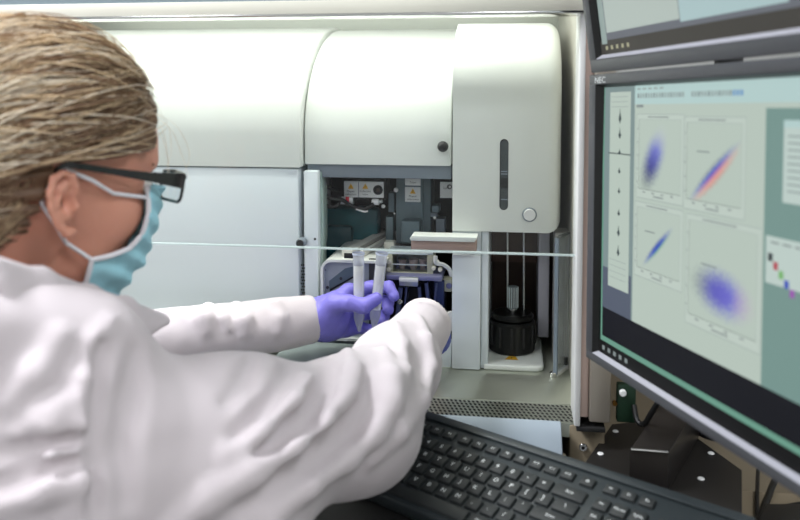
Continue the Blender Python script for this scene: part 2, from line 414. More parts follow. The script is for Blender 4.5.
# black collection vessel with knurled glass cap
vc = P(512, 330, 1.325); zv = zp
vt = P(513, 316, 1.30).z
vb = MB(); M['vess'] = mat('vessel_black', (10, 10, 10), .35); vb.cyl((vc.x, vc.y, zv), (vc.x, vc.y, vt-.012), .038, M['vess'], 40, bev=.003); vb.cyl((vc.x, vc.y, vt-.012), (vc.x, vc.y, vt), .035, M['vess'], 40, bev=.004)
for i in range(12):
    a = 2*math.pi*i/12; cx, cy = vc.x+.0382*math.cos(a), vc.y+.0382*math.sin(a); vb.box(cx-.002, cx+.002, cy-.002, cy+.002, zv+.012, vt-.018, M['rubber'], .0008)
part('collection_vessel', vb, ms, 'black cylindrical vessel')
cp = P(512.8, 302, 1.30); gc = MB(); zc0 = vt+.006; zc1 = P(513, 290, 1.30).z
gc.cyl((cp.x, vc.y, zc0), (cp.x, vc.y, zc1), .0085, M['bottle'], 24, bev=.001)
for i in range(14):
    a = 2*math.pi*i/14; gc.cyl((cp.x+.0086*math.cos(a), vc.y+.0086*math.sin(a), zc0+.002), (cp.x+.0086*math.cos(a), vc.y+.0086*math.sin(a), zc1-.001), .0008, M['acre'], 6)
gc.cyl((cp.x, vc.y, zc0-.002), (cp.x, vc.y, zc0+.001), .0098, M['chrome'], 24); gc.cyl((cp.x, vc.y, vt), (cp.x, vc.y, zc0-.002), .004, M['chrome'], 12)
part('glass_cap', gc, ms, 'ribbed clear cap on the vessel')
# front flap with tan face
fl = MB(); pb(fl, 411, 476.5, 239, 251, 1.215, YC-.0005, M['tan'], .0015); part('flap_face', fl, ms, 'tan face of the shelf')
ft = [(P(410, 233.5, 1.205).x, 0), ]
zf0 = P(440, 241.5, 1.205).z; zf1 = P(440, 236.5, 1.205).z
part('flap_top', MB().prism([(P(409.5, 240, 1.205).x+.002, zf0), (P(474.5, 240, 1.205).x, zf0), (P(477, 240, 1.205).x, zf0+.006), (P(477, 240, 1.205).x, zf1), (P(411.5, 240, 1.205).x, zf1), (P(409.5, 240, 1.205).x, zf0+.003)], 'y', 1.205, YC-.0005, M['white'], .001), ms, 'white shelf edge')

# chamber frame on the left, with knob and vent holes
xf0, xf1 = P(303, 230, YW).x, P(317.5, 230, YW).x
zfb = P(310, 300, YW).z
part('chamber_frame', MB().box(xf0, xf1, YW+.004, YW+.03, WT+.02, P(310, 171, YW).z, M['panel'], .003), ms, 'narrow pale frame beside the chamber')
gl = mat('frame_greenish', (158, 178, 172), .4)
zA, zB = P(320, 172, YW+.02).z, P(320, 248, YW+.02).z
part('frame_inner', MB().prism([(xf1, zA), (xf1+.003, zA), (xf1+.003, zA-.02), (xf1+.005, zA-.03), (xf1+.005, zB+.015), (xf1+.003, zB), (xf1+.003, WT+.03), (xf1, WT+.03)], 'y', YW+.02, YW+.05, gl, .001), ms, 'greenish inner edge')
kb = P(302, 242, YW-.002)
part('side_knob', MB().cyl((kb.x, YW+.004, kb.z), (kb.x, YW-.014, kb.z), .0078, M['greyp'], 24, bev=.002).cyl((kb.x, YW-.014, kb.z), (kb.x, YW-.0155, kb.z), .006, M['rubber'], 24), ms, 'dark grey knurled knob')
vh = MB()
for j in range(12):
    for i in range(2):
        c = P(301.7+i*1.9+(j % 2)*.7, 265+j*3.1, YW+.0035)
        vh.cyl((c.x, c.y+.0005, c.z), (c.x, c.y-.0004, c.z), .00125, M['holes'], 8)
part('vent_holes', vh, ms)
hole = P(315, 239, YW+.0038); part('frame_hole', MB().cyl(hole, hole+Vector((0, -.0006, 0)), .002, M['holes'], 12), ms)

# chamber interior
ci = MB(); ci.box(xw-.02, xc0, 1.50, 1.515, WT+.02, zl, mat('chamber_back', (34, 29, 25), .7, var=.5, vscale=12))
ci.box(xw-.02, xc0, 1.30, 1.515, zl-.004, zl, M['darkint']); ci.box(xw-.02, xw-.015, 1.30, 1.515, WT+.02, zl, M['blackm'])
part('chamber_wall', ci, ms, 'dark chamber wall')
te = MB(); pb(te, 321, 378, 208, 262, 1.42, 1.46, M['teal'], .01); pb(te, 319, 352, 226, 262, 1.40, 1.42, mat('teal_dark', (10, 66, 74), .4), .008)
part('optics_cover', te, ms, 'dark teal plastic cover')
# sign plates
def tri(mb, px, py, Y, s, m):
    c = P(px, py, Y); mb.add([(c.x-s, Y, c.z-s*.8), (c.x+s, Y, c.z-s*.8), (c.x, Y, c.z+s)], [(0, 1, 2)], m)
def ltext(mb, txt, px, py, Y, size, m=None):
    c = P(px, py, Y); mb.text(txt, size, Matrix.Translation(c) @ Matrix.Rotation(R(90), 4, 'X'), m or M['ink'])
lp = MB(); pb(lp, 344, 383.5, 181.5, 197.5, 1.35, 1.354, M['label'], .0005)
pb(lp, 358.2, 358.9, 182, 197, 1.3495, 1.35, M['greyp'])
for px in (350.8, 365.3): tri(lp, px, 186.4, 1.3493, .0052, M['yellow']); ltext(lp, '!', px, 187, 1.3489, .0062)
for px, a_, b_ in ((350.8, 'Plaques', 'déflectrices'), (365.3, 'Collecteur', 'tubes')):
    ltext(lp, a_, px, 191.3, 1.3492, .0046); ltext(lp, b_, px, 194.4, 1.3492, .0042)
c = P(378, 190, 1.3495); lp.cyl(c, c+Vector((0, -.0006, 0)), .0085, M['blackm'], 24); lp.cyl(c, c+Vector((0, -.0012, 0)), .0035, mat('brown_hole', (66, 48, 40), .5), 16)
part('warning_plate', lp, ms, 'white plate with two yellow warning triangles')
sb = MB(); pb(sb, 342, 386, 179, 200, 1.356, 1.40, M['darkint'], .002); part('plate_bracket', sb, ms)
# grey column with labels
gcx = MB(); pb(gcx, 396, 431, 178.5, 244, 1.38, 1.44, M['bluegrey'], .003); pb(gcx, 396, 423, 178.5, 244, 1.372, 1.38, M['bluegrey'], .002); pb(gcx, 401, 420, 221, 244, 1.34, 1.372, M['bluegrey'], .004)
part('deflection_column', gcx, ms, 'grey metal column behind the stage')
l2 = MB(); pb(l2, 405, 420.5, 187, 202, 1.3705, 1.372, M['label'], .0004); pb(l2, 405, 420.5, 178.8, 185.5, 1.3705, 1.372, M['label'], .0004)
tri(l2, 412.8, 191.3, 1.3702, .0052, M['yellow']); ltext(l2, '!', 412.8, 192, 1.3698, .0062); ltext(l2, 'Plaques', 412.8, 196.2, 1.3702, .0046); ltext(l2, 'déflectrices', 412.8, 199.4, 1.3702, .0044); ltext(l2, 'Tubes', 412.8, 182.5, 1.3702, .0046)
part('column_label', l2, ms, 'white label with a yellow triangle')
l3 = MB(); pb(l3, 440, 452.5, 182, 198, 1.36, 1.363, M['label'], .0004)
ltext(l3, 'Lo', 445.3, 188, 1.3597, .0062); c = P(449.5, 186.8, 1.3597); l3.cyl(c, c+Vector((0, -.0003, 0)), .0042, M['ink'], 16); l3.cyl(c+Vector((.0007, -.0003, 0)), c+Vector((.0007, -.0005, 0)), .0024, M['label'], 16)
part('edge_label', l3, ms, 'white label with a dark round mark')
sw = MB(); pb(sw, 339, 353, 197.5, 204.5, 1.345, 1.36, M['alum'], .001); pb(sw, 345.5, 349, 196.8, 203.5, 1.343, 1.345, M['red'], .0006); part('rocker_switch', sw, ms, 'small red switch')
def ball(px, py, Y, r, m, name='screw_head', label=None):
    c = P(px, py, Y); return part(name, MB().cyl(c+Vector((0, .006, 0)), c, r*.6, M['rubber'], 12).sphere(c, r, m, 16, (1, .6, 1)), ms, label)
for px, py, r in ((396, 190, .0042), (383.3, 206.3, .0035), (394.5, 213.5, .0017), (434.7, 217.8, .0028)): ball(px, py, 1.362, r, M['hose'])
cn = MB(); c0 = P(372, 202, 1.35); c1 = P(379, 202, 1.35); cn.cyl(c0, c1, .0055, M['hose'], 16, bev=.001); cn.cyl(c1, P(382.5, 201, 1.35), .0028, M['alum'], 10); part('cable_connector', cn, ms, 'white connector')
for (xa_, xb2_, ya2_, yb2_, Ya, Yb, mm_) in ((388.5, 394, 193, 212, 1.375, 1.40, 'bluegrey'), (386, 393, 217, 242, 1.37, 1.40, 'bluegrey'), (432, 439, 206, 212.5, 1.36, 1.39, 'bluegrey'), (430.5, 437, 213, 217, 1.37, 1.39, 'greyp'), (436, 444.5, 219, 236, 1.38, 1.41, 'greyp'), (425, 428, 180, 233, 1.39, 1.41, 'blackm')):
    part('fitting', pb(MB(), xa_, xb2_, ya2_, yb2_, Ya, Yb, M[mm_], .0006), ms)
def cabl(pts, r, m, name='cable', parent=ms, label=None, n=8, seg=8):
    v = [Vector(p) for p in pts]; out = []
    for i in range(len(v)-1):
        p0 = v[max(i-1, 0)]; p1 = v[i]; p2 = v[i+1]; p3 = v[min(i+2, len(v)-1)]
        for k in range(n):
            t = k/n; out.append(.5*((2*p1)+(p2-p0)*t+(2*p0-5*p1+4*p2-p3)*t*t+(-p0+3*p1-3*p2+p3)*t**3))
    out.append(v[-1]); return part(name, MB().tube(out, r, m, seg), parent, label)
cabl([P(318, 190, 1.33), P(330, 198, 1.33), P(342, 200, 1.335), P(350, 205, 1.34), P(364, 209, 1.34), P(374, 204, 1.345)], .0035, M['cable'])
cabl([P(319, 201, 1.335), P(330, 207, 1.335), P(338, 204, 1.34), P(340, 196, 1.345)], .003, M['cable'])
cabl([P(319, 184, 1.34), P(328, 187, 1.34), P(340, 192, 1.345)], .003, M['cable'])
cabl([P(356, 209, 1.338), P(364, 211.5, 1.337), P(368, 211, 1.338)], .0016, M['hose'])
# tube bracket: white rounded loader housing running back into the chamber
br = MB()
def rect_round(x0, x1, z0, z1, r, n=6, corners=(1, 1, 1, 1)):
    pts = []
    for (cx, cz, a0, on) in ((x1-r, z1-r, 0, corners[0]), (x0+r, z1-r, 90, corners[1]), (x0+r, z0+r, 180, corners[2]), (x1-r, z0+r, 270, corners[3])):
        if on:
            for i in range(n+1): a = R(a0+90*i/n); pts.append((cx+r*math.cos(a), cz+r*math.sin(a)))
        else:
            s1 = 1 if a0 in (0, 270) else -1; s2 = 1 if a0 in (0, 90) else -1; pts.append((cx+s1*r, cz+s2*r))
    return pts
A = P(320.5, 300, 1.25); B = P(386, 300, 1.25); zt0 = P(345, 260, 1.25).z; zbm = WT+.035
outer = rect_round(A.x, B.x, zbm, zt0, .018, corners=(0, 1, 1, 0)); t_ = .0042
inner = rect_round(A.x+t_, B.x, zbm+t_, zt0-t_, .0145, corners=(0, 1, 1, 0))
b = bmesh.new(); n = len(outer)
o0 = [b.verts.new((p, 1.25, q)) for p, q in outer]; o1 = [b.verts.new((p, 1.42, q)) for p, q in outer]
i0 = [b.verts.new((p, 1.25, q)) for p, q in inner]; i1 = [b.verts.new((p, 1.42, q)) for p, q in inner]
for i in range(n-1 if False else n):
    j = (i+1) % n
    if i == n-1: continue
    b.faces.new((o0[i], o0[j], o1[j], o1[i])); b.faces.new((i0[j], i0[i], i1[i], i1[j])); b.faces.new((o0[j], o0[i], i0[i], i0[j]))
bmesh.ops.recalc_face_normals(b, faces=b.faces)
part('loader_housing', MB().bm(b, M['white'], True), ms, 'white rounded housing of the tube loader')
lpn = MB(); pb(lpn, 324, 386, 263, 345, 1.262, 1.27, mat('loader_grey', (150, 158, 166), .45), .001)
s0 = [P(329, 281, 1.2615), P(329.5, 291, 1.2615), P(356, 275.5, 1.2615), P(355, 266, 1.2615), P(345, 268.5, 1.2615)]
lpn.add(s0, [(0, 1, 2, 3, 4)], M['bluegrey']); lpn.add([p+Vector((.0015, -.0003, -.001)) for p in s0[:0]], [], M['blackm'])
lpn.add([P(330, 291.5, 1.2612), P(356, 276.5, 1.2612), P(356, 274.5, 1.2612), P(330, 289, 1.2612)], [(0, 1, 2, 3)], M['blackm'])
for px, py in ((327.5, 287.5), (341, 278.5), (325.5, 270), (328, 317)):
    c = P(px, py, 1.2612); lpn.cyl(c+Vector((0, .001, 0)), c+Vector((0, -.0006, 0)), .0026 if py > 275 else .001, M['ink'], 12)
part('loader_panel', lpn, ms, 'grey slotted inner panel')
dk = MB(); pb(dk, 369, 386, 259, 340, 1.258, 1.262, mat('loader_dark', (52, 54, 52), .5)); part('loader_door', dk, ms)
rl = MB()
ra, rb_ = P(352, 249, 1.27), P(386, 233, 1.44)
d = Vector((rb_.x-ra.x, rb_.y-ra.y, 0)); d.normalize(); s_ = Vector((d.y, -d.x, 0))
for w0, w1, zz, mm in ((-.018, 0, 0, mat('rail_light', (214, 212, 206), .4)), (0, .012, -.006, mat('rail_brown', (96, 84, 74), .4)), (.012, .017, .0, mat('rail_light', (214, 212, 206), .4))):
    a0 = ra+s_*w0; a1 = ra+s_*w1; b0 = a0+d*.2; b1 = a1+d*.2; z0 = P(352, 251, 1.27).z+zz
    rl.prism([(a0.x, a0.y), (a1.x, a1.y), (b1.x, b1.y), (b0.x, b0.y)], 'z', z0-.01, z0, mm)
part('slide_rail', rl, ms, 'metal slide rail running back into the chamber')
part('rail_block', pb(MB(), 384, 394, 242, 250, 1.33, 1.35, M['cream'], .0015), ms)
part('loader_catch', pb(MB(), 344, 355, 253.5, 258.5, 1.246, 1.25, M['rubber'], .0005), ms)

# stage: clear block, violet plate, navy jaws
st = MB()
pb(st, 392, 431.5, 255, 274, 1.285, 1.33, M['acr'], .001)
part('stage_block', st, ms, 'clear acrylic block of the sorting stage')
sf = MB()
for (a_, b_, c_, d_) in ((387, 392.5, 254, 275), (427, 433, 254, 275)): pb(sf, a_, b_, c_, d_, 1.281, 1.332, mat('stage_ivory', (176, 176, 158), .35, .2), .001)
pb(sf, 387, 433, 252.5, 254.5, 1.281, 1.332, M['acre']); pb(sf, 392, 428, 264.2, 265.2, 1.2835, 1.285, M['acre']); pb(sf, 387, 433, 272.5, 274.3, 1.28, 1.30, mat('stage_ivory', (176, 176, 158), .35))
for px, py in ((388.5, 262), (388.3, 269.5), (433.5, 268.5), (437, 263), (440, 270)):
    c = P(px, py, 1.278); sf.cyl(c+Vector((0, .01, 0)), c, .0036, M['cream'], 12, bev=.0006)
part('stage_frame', sf, ms, 'ivory metal frame of the stage')
sn = MB()
for px, r in ((402.5, .007), (413.5, .0085), (423, .007)):
    c0 = P(px, 259, 1.305); c1 = P(px, 271, 1.305); sn.cyl(c0, c1, r, mat('nozzle_pink', (176, 158, 156), .4), 14, r*.5)
part('nozzle', sn, ms)
part('stage_back', pb(MB(), 390, 433, 254, 276, 1.336, 1.345, M['greyp']), ms)
pv = MB(); pb(pv, 384, 442, 275.8, 280.5, 1.262, 1.33, M['violet'], .001); part('stage_plate', pv, ms, 'violet grey stage plate')
tb = MB(); pb(tb, 399, 418, 277.5, 286.5, 1.255, 1.262, M['alum'], .0015); pb(tb, 399, 418, 278.3, 282, 1.2535, 1.255, M['hose'], .0005); part('stage_tab', tb, ms, 'bright metal tab')
nj = MB(); pb(nj, 384, 446, 280.8, 330, 1.30, 1.32, mat('navy_black', (14, 16, 30), .5))
for a_, b_, w_ in (((399, 287), (395, 322), 4.5), ((406, 286), (403, 322), 2), ((418, 286), (421, 322), 3), ((425, 282), (429, 322), 3.5), ((436, 282), (431, 330), 2)):
    p = [P(a_[0], a_[1], 1.278), P(a_[0]+w_, a_[1], 1.278), P(b_[0]+w_, b_[1], 1.278), P(b_[0], b_[1], 1.278)]
    nj.prism([(q.x, q.z) for q in p], 'y', 1.27, 1.30, mat('jaw_violet', (76, 84, 122), .35, .4), .0006)
pb(nj, 434, 444, 281, 330, 1.272, 1.30, M['navy'], .001)
part('stage_jaw', nj, ms, 'dark navy jaws under the stage')
for px, py in ((399.8, 302), (437.3, 305), (421.8, 301.5)):
    c = P(px, py, 1.262); part('thumb_screw', MB().cyl(c+Vector((0, .012, 0)), c, .0042, M['chrome'], 16, bev=.001).cyl(c, c+Vector((0, -.0005, 0)), .0018, M['greyp'], 10), ms)
cabl([P(435.5, 256, 1.27), P(436, 263, 1.27), P(443, 264.5, 1.275), P(449, 269, 1.28), P(451.5, 276, 1.285)], .0034, M['hose'], 'hose', ms, 'white bent hose')
hb = MB(); pb(hb, 442, 452, 280, 292, 1.28, 1.31, mat('stage_ivory', (176, 176, 158), .35), .002); c = P(449, 286, 1.279); hb.cyl(c+Vector((0, .01, 0)), c, .005, M['violet'], 16, bev=.001); part('hose_fitting', hb, ms)
cabl([P(449, 312, 1.26), P(451.5, 320, 1.26), P(450, 330, 1.26)], .005, M['hose'], 'hose', ms, 'white hose low beside the column')
part('chamber_front', pb(MB(), 430, 451.5, 342, 368, YC+.01, YC+.03, M['panel'], .002), ms)
part('chamber_floor', MB().box(xw, xc0, YW+.01, 1.5, WT, WT+.02, M['greyp'], .002), ms)
# drip tray
zt1 = WT+.03
tr = [(PX(272, 1.16, 350), 1.19)]
tx0, tx1 = P(272, 350, 1.17).x, P(400, 350, 1.17).x
tp = []
for cx, cy, a0 in ((tx0+.035, 1.15+.035, 180), (tx1-.01, 1.15+.01, 270)):
    rr = .035 if a0 == 180 else .01
    for i in range(8): a = R(a0+i*90/7); tp.append((cx+rr*math.cos(a), cy+rr*math.sin(a)))
tp += [(tx1, 1.258), (tx0, 1.258)]
part('drip_tray', MB().prism(tp, 'z', WT, zt1, mat('tray_grey', (128, 138, 136), .35), .006), ms, 'grey rounded tray at the front')

# acrylic shield beside the column
sa, sb_ = PZ(553, 377, WT), Vector((XR-.003, 1.275, WT))
sa = Vector((sa.x, sa.y, WT)); dd = (sb_-sa).normalized(); nn = Vector((dd.y, -dd.x, 0))
sh = thing('acrylic_shield', 'clear acrylic splash shield standing on the steel worktop against the right wall', 'shield', tuple((sa+sb_)/2))
zs1 = P(553, 238, sa.y).z
def slab(a, b, t, z0, z1, m, bev=.0005): return MB().prism([(a.x, a.y), (b.x, b.y), (b.x+nn.x*t, b.y+nn.y*t), (a.x+nn.x*t, a.y+nn.y*t)], 'z', z0, z1, m)
part('panel', slab(sa+dd*.004, sb_, .004, WT+.006, zs1, M['acr']), sh)
part('edge_strip', slab(sa, sa+dd*.004, .006, WT+.004, zs1, mat('acrylic_edge_blue', (122, 134, 146), .2)), sh, 'blue-grey polished edge')
part('top_edge', slab(sa, sb_, .005, zs1, zs1+.002, mat('acrylic_edge_dark', (104, 108, 108), .2)), sh)
part('bottom_arm', slab(sa+dd*.004, sb_, .006, WT+.0005, WT+.006, M['hose']), sh, 'white bottom bar')
part('foot', MB().cyl(sa+Vector((0, 0, .0)), sa+Vector((0, 0, .008)), .0055, M['chrome'], 16, bev=.001), sh)
hg = Vector((XR-.004, 1.27, WT+.006)); part('hinge', MB().cyl(hg, hg+Vector((0, 0, .012)), .003, M['black'], 10), sh)

# ------------------------------------------------------------------ monitors
def mframe(p, th, t, ro):
    ex = Vector((math.cos(th), math.sin(th), 0)); nn_ = Vector((math.sin(th), -math.cos(th), 0)); up = Vector((0, 0, 1))
    u2 = up*math.cos(t)-nn_*math.sin(t); e2 = ex*math.cos(ro)+u2*math.sin(ro); u3 = u2*math.cos(ro)-ex*math.sin(ro)
    n3 = e2.cross(u3)          # faces the viewer
    return Matrix(((e2.x, u3.x, n3.x, p.x), (e2.y, u3.y, n3.y, p.y), (e2.z, u3.z, n3.z, p.z), (0, 0, 0, 1)))
def blob(name, base, cols, ang, sx, sy, dens=1.0, cx=.5, cy=.5, bend=0, edge=None):
    """emissive screen patch: a cloud of data points drawn on a pale panel (UV based)"""
    m = bpy.data.materials.new(name); m.use_nodes = True; nt = m.node_tree; N = nt.nodes; L = nt.links; b = N['Principled BSDF']
    b.inputs['Base Color'].default_value = (.01, .01, .01, 1); b.inputs['Roughness'].default_value = .4; b.inputs['Specular IOR Level'].default_value = .06
    uv = N.new('ShaderNodeUVMap'); uv.uv_map = 'UVMap'
    mp = N.new('ShaderNodeVectorMath'); mp.operation = 'SUBTRACT'; mp.inputs[1].default_value = (cx, cy, 0); L.new(uv.outputs[0], mp.inputs[0])
    ro = N.new('ShaderNodeVectorRotate'); ro.rotation_type = 'Z_AXIS'; ro.inputs['Angle'].default_value = -ang; L.new(mp.outputs[0], ro.inputs['Vector'])
    sc_ = N.new('ShaderNodeVectorMath'); sc_.operation = 'DIVIDE'; sc_.inputs[1].default_value = (sx, sy, 1); L.new(ro.outputs[0], sc_.inputs[0])
    sep = N.new('ShaderNodeSeparateXYZ'); L.new(sc_.outputs[0], sep.inputs[0])
    ln = N.new('ShaderNodeVectorMath'); ln.operation = 'LENGTH'; L.new(sc_.outputs[0], ln.inputs[0])
    nz = N.new('ShaderNodeTexNoise'); nz.inputs['Scale'].default_value = 26; nz.inputs['Detail'].default_value = 3; L.new(uv.outputs[0], nz.inputs['Vector'])
    mr = N.new('ShaderNodeMapRange'); mr.interpolation_type = 'SMOOTHSTEP'; mr.inputs['From Min'].default_value = 1.15; mr.inputs['From Max'].default_value = .15
    mr.inputs['To Min'].default_value = 0; mr.inputs['To Max'].default_value = dens
    ad = N.new('ShaderNodeMath'); ad.operation = 'MULTIPLY_ADD'; ad.inputs[1].default_value = .5; L.new(nz.outputs['Fac'], ad.inputs[0]); 
    sb_ = N.new('ShaderNodeMath'); sb_.operation = 'SUBTRACT'; L.new(ln.outputs['Value'], sb_.inputs[0]); sb_.inputs[1].default_value = .25; L.new(sb_.outputs[0], ad.inputs[2])
    L.new(ad.outputs[0], mr.inputs['Value'])
    cr = N.new('ShaderNodeValToRGB'); el = cr.color_ramp.elements
    ks = [i/(len(cols)-1) for i in range(len(cols))]
    el[0].position = 0; el[0].color = (*srgb(cols[0]), 1); el[1].position = 1; el[1].color = (*srgb(cols[-1]), 1)
    for kx, cc in list(zip(ks, cols))[1:-1]: e = el.new(kx); e.color = (*srgb(cc), 1)
    mr2 = N.new('ShaderNodeMapRange'); mr2.inputs['From Min'].default_value = -1; mr2.inputs['From Max'].default_value = 1
    L.new(sep.outputs['Y' if edge else 'X'], mr2.inputs['Value']); L.new(mr2.outputs[0], cr.inputs[0])
    mx = N.new('ShaderNodeMix'); mx.data_type = 'RGBA'; mx.inputs['A'].default_value = (*srgb(base), 1)
    L.new(mr.outputs[0], mx.inputs['Factor']); L.new(cr.outputs[0], mx.inputs['B'])
    L.new(mx.outputs['Result'], b.inputs['Emission Color']); b.inputs['Emission Strength'].default_value = 1.0
    return m
PAN = (180, 194, 184)
E_pan = emis('screen_window', PAN); E_desk = emis('screen_desktop', (104, 152, 134)); E_dark = emis('screen_dark_bar', (12, 13, 22))
E_side = emis('screen_side_grey', (124, 142, 142)); E_task = emis('screen_taskbar', (6, 6, 7)); E_line = emis('screen_line', (146, 160, 158)); E_ink = emis('screen_ink', (60, 72, 74))
E_right = emis('screen_right_teal', (116, 146, 140)); E_rw = emis('screen_right_window', (186, 202, 196)); E_head = emis('screen_toolbar', (176, 202, 200)); E_blue = emis('screen_blue', (96, 140, 190)); E_icon = emis('screen_icon', (130, 140, 140))
mon_m = mframe(Vector((.0901, .98, 1.2617)), -1.1982, .0118, .0305)
m1 = thing('computer_monitor', 'grey-framed lower monitor showing scatter plots on a pale green screen', 'monitor', (0, 0, 0), 'stacked monitors', mon_m)
inv = mon_m.inverted(); c0 = inv @ CAM
def loc_on(inv_, c_, px, py):
    d = inv_.to_3x3() @ ray(px, py); t = -c_.z/d.z; p = c_+d*t; return (p.x, p.y)
def scr(px, py): return loc_on(inv, c0, px, py)
MW, MH = .535, .34
def bezel(w, h, l, t, r_, b_, dp, chin=None):
    mb = MB(); z0, z1 = -dp, .0
    mb.box(0, w, -t, 0, z0, z1, M['mon'], .0018); mb.box(0, w, -h, -h+b_, z0, z1, M['mon'], .0018)
    mb.box(0, l, -h+b_-.001, -t+.001, z0, z1, M['mon'], .0012); mb.box(w-r_, w, -h+b_-.001, -t+.001, z0, z1, M['mon'], .0012)
    return mb
L_, T_, R_, B_ = .0165, .0125, .0165, .0105
part('bezel', bezel(MW, MH, L_, T_, R_, B_, .03), m1, 'dark grey bezel')
lipd = MB(); w_ = .004
ix0, ix1, iy0, iy1 = L_, MW-R_, -MH+B_, -T_
lipd.add([(ix0, iy0, 0), (ix1, iy0, 0), (ix1-.001, iy0+.002, -.008), (ix0+.001, iy0+.002, -.008)], [(0, 1, 2, 3)], M['monlip'])
part('bezel_lip', lipd, m1, 'pale bevelled lower edge')
lid_ = MB()
lid_.add([(ix0, iy0, 0), (ix0, iy1, 0), (ix0+.008, iy1-.003, -.008), (ix0+.001, iy0+.002, -.008)], [(0, 1, 2, 3)], M['mondark'])
lid_.add([(ix0, iy1, 0), (ix1, iy1, 0), (ix1-.008, iy1-.003, -.008), (ix0+.008, iy1-.003, -.008)], [(0, 1, 2, 3)], M['mondark'])
lid_.add([(ix1, iy1, 0), (ix1, iy0, 0), (ix1-.001, iy0+.002, -.008), (ix1-.008, iy1-.003, -.008)], [(0, 1, 2, 3)], M['mondark'])
part('inner_rim', lid_, m1)
part('back_shell', MB().box(.004, MW-.004, -MH+.004, -.004, -.045, -.0305, M['mon'], .004).box(MW/2-.12, MW/2+.12, -MH/2-.09, -MH/2+.09, -.065, -.0445, M['mon'], .006), m1)
lg = MB(); q = scr(600, 80.5); lg.text('NEC', .0098, Matrix.Translation((q[0]+.001, q[1]+.0002, .0006)) @ Matrix.Scale(1.35, 4, (1, 0, 0)), M['legend']); part('logo', lg, m1, 'small pale maker lettering')
sc1 = MB(); zz = -.0078
SX0, SX1, SY0, SY1 = ix0+.008, ix1-.008, iy0+.002, iy1-.003
def scr8(px, py):       # on the recessed screen plane
    d = inv.to_3x3() @ ray(px, py); t = (zz-c0.z)/d.z; p = c0+d*t; return (min(max(p.x, SX0), SX1), min(max(p.y, SY0), SY1))
def rect(mb, xa, xb, ya, yb, lay, m, uv=False): mb.quad([(xa, ya, zz+lay*.0002), (xb, ya, zz+lay*.0002), (xb, yb, zz+lay*.0002), (xa, yb, zz+lay*.0002)], m, uv)
def rpx(mb, tl, br_, lay, m, uv=False):
    a = scr8(*tl); b_ = scr8(*br_); rect(mb, a[0], b_[0], a[1], b_[1], lay, m, uv); return a, b_
rect(sc1, SX0-.002, SX1, SY1, SY0, 0, E_desk)
a = scr8(607, 90); yb_task = scr8(650, 372)[1]
ytask = SY0+.0155
rect(sc1, SX0-.006, SX1, ytask, SY0, 1, E_task)
dark_x = scr8(604, 200)[0]; ybar = scr8(700, 420)[1]
ybar0 = ytask+.006; ybar1 = ybar0+.034
rect(sc1, dark_x, SX1, SY1, ybar1, 1, E_side)
rect(sc1, dark_x, SX1, ybar1, ybar0, 1, E_dark)
# sidebar strip
sxa, sxb = scr8(609.5, 200)[0], scr8(630, 200)[0]
sy0, sy1 = scr8(620, 92)[1], scr8(620, 290)[1]
rect(sc1, dark_x, scr8(632.5, 200)[0], sy1+.02, ybar1, 2, emis('screen_side_dark', (84, 92, 108)))
rect(sc1, sxa, sxb, sy0, sy1, 3, E_pan)
cxs = (sxa+sxb)/2
for k, py in enumerate((117, 134, 152, 171, 191, 213, 232, 252)):
    yy = scr8(620, py)[1]; h_ = (.011, .008, .004, .0045, .0045, .005, .008, .008)[k]; w2 = .0032
    sc1.add([(cxs, yy+h_, zz+.0008), (cxs+w2*.35, yy+h_*.3, zz+.0008), (cxs+w2, yy-h_*.2, zz+.0008), (cxs, yy-h_*.7, zz+.0008), (cxs-w2, yy-h_*.2, zz+.0008), (cxs-w2*.35, yy+h_*.3, zz+.0008)], [(0, 5, 4, 3, 2, 1)], E_ink)
yy = scr8(620, 154)[1]; rect(sc1, sxa-.002, sxb+.001, yy+.0009, yy-.0004, 5, E_ink)
for py in (97, 102, 107, 262, 268, 274, 280): yy = scr8(620, py)[1]; rect(sc1, sxa+.003, sxb-.006, yy+.0006, yy, 4, E_line)
# main window
wx0 = scr8(632.5, 300)[0]; wx1 = scr8(765, 200)[0]
rect(sc1, wx0, wx1, SY1, ybar1, 2, E_pan)
rect(sc1, wx0, SX1, SY1, SY1-.020, 3, E_head); rect(sc1, wx0, SX1, SY1-.020, SY1-.0245, 3, E_pan)
for k in range(34):
    if k in (17, 18): continue
    xx = wx0+.006+k*.0052; rect(sc1, xx, xx+.0032, SY1-.0085, SY1-.0135, 4, E_blue if k > 30 else (E_line if k % 3 else E_icon))
rect(sc1, wx0+.004, wx0+.018, SY1-.0205, SY1-.0235, 4, E_icon)
for k in range(5): rect(sc1, wx0+.005+k*.011, wx0+.012+k*.011, SY1-.0028, SY1-.0045, 4, E_line)
pl_ = [((640, 119), (681, 196), 0), ((688, 122), (742, 209), 1), ((638, 206), (680, 282), 2), ((690, 219), (757, 342), 3)]
def band(n_, cols, ang, sx, sy, cx, cy, dens, edge=None): return blob(n_, PAN, cols, ang, sx, sy, dens, cx, cy, edge=edge)
bm_ = [band('plot_cloud', [(24, 28, 34), (60, 64, 130), (110, 116, 196), (190, 196, 208)], R(62), .52, .24, .36, .43, 1.0),
       band('plot_band', [(196, 100, 88), (220, 150, 140), (70, 84, 190), (60, 70, 90)], R(42), .60, .12, .52, .36, 1.0, True),
       band('plot_line', [(120, 180, 120), (50, 80, 180), (50, 70, 150)], R(47), .48, .08, .50, .42, 1.0, True),
       band('plot_double', [(40, 44, 54), (84, 82, 180), (100, 96, 200), (200, 150, 200)], R(-8), .46, .26, .5, .33, .95)]
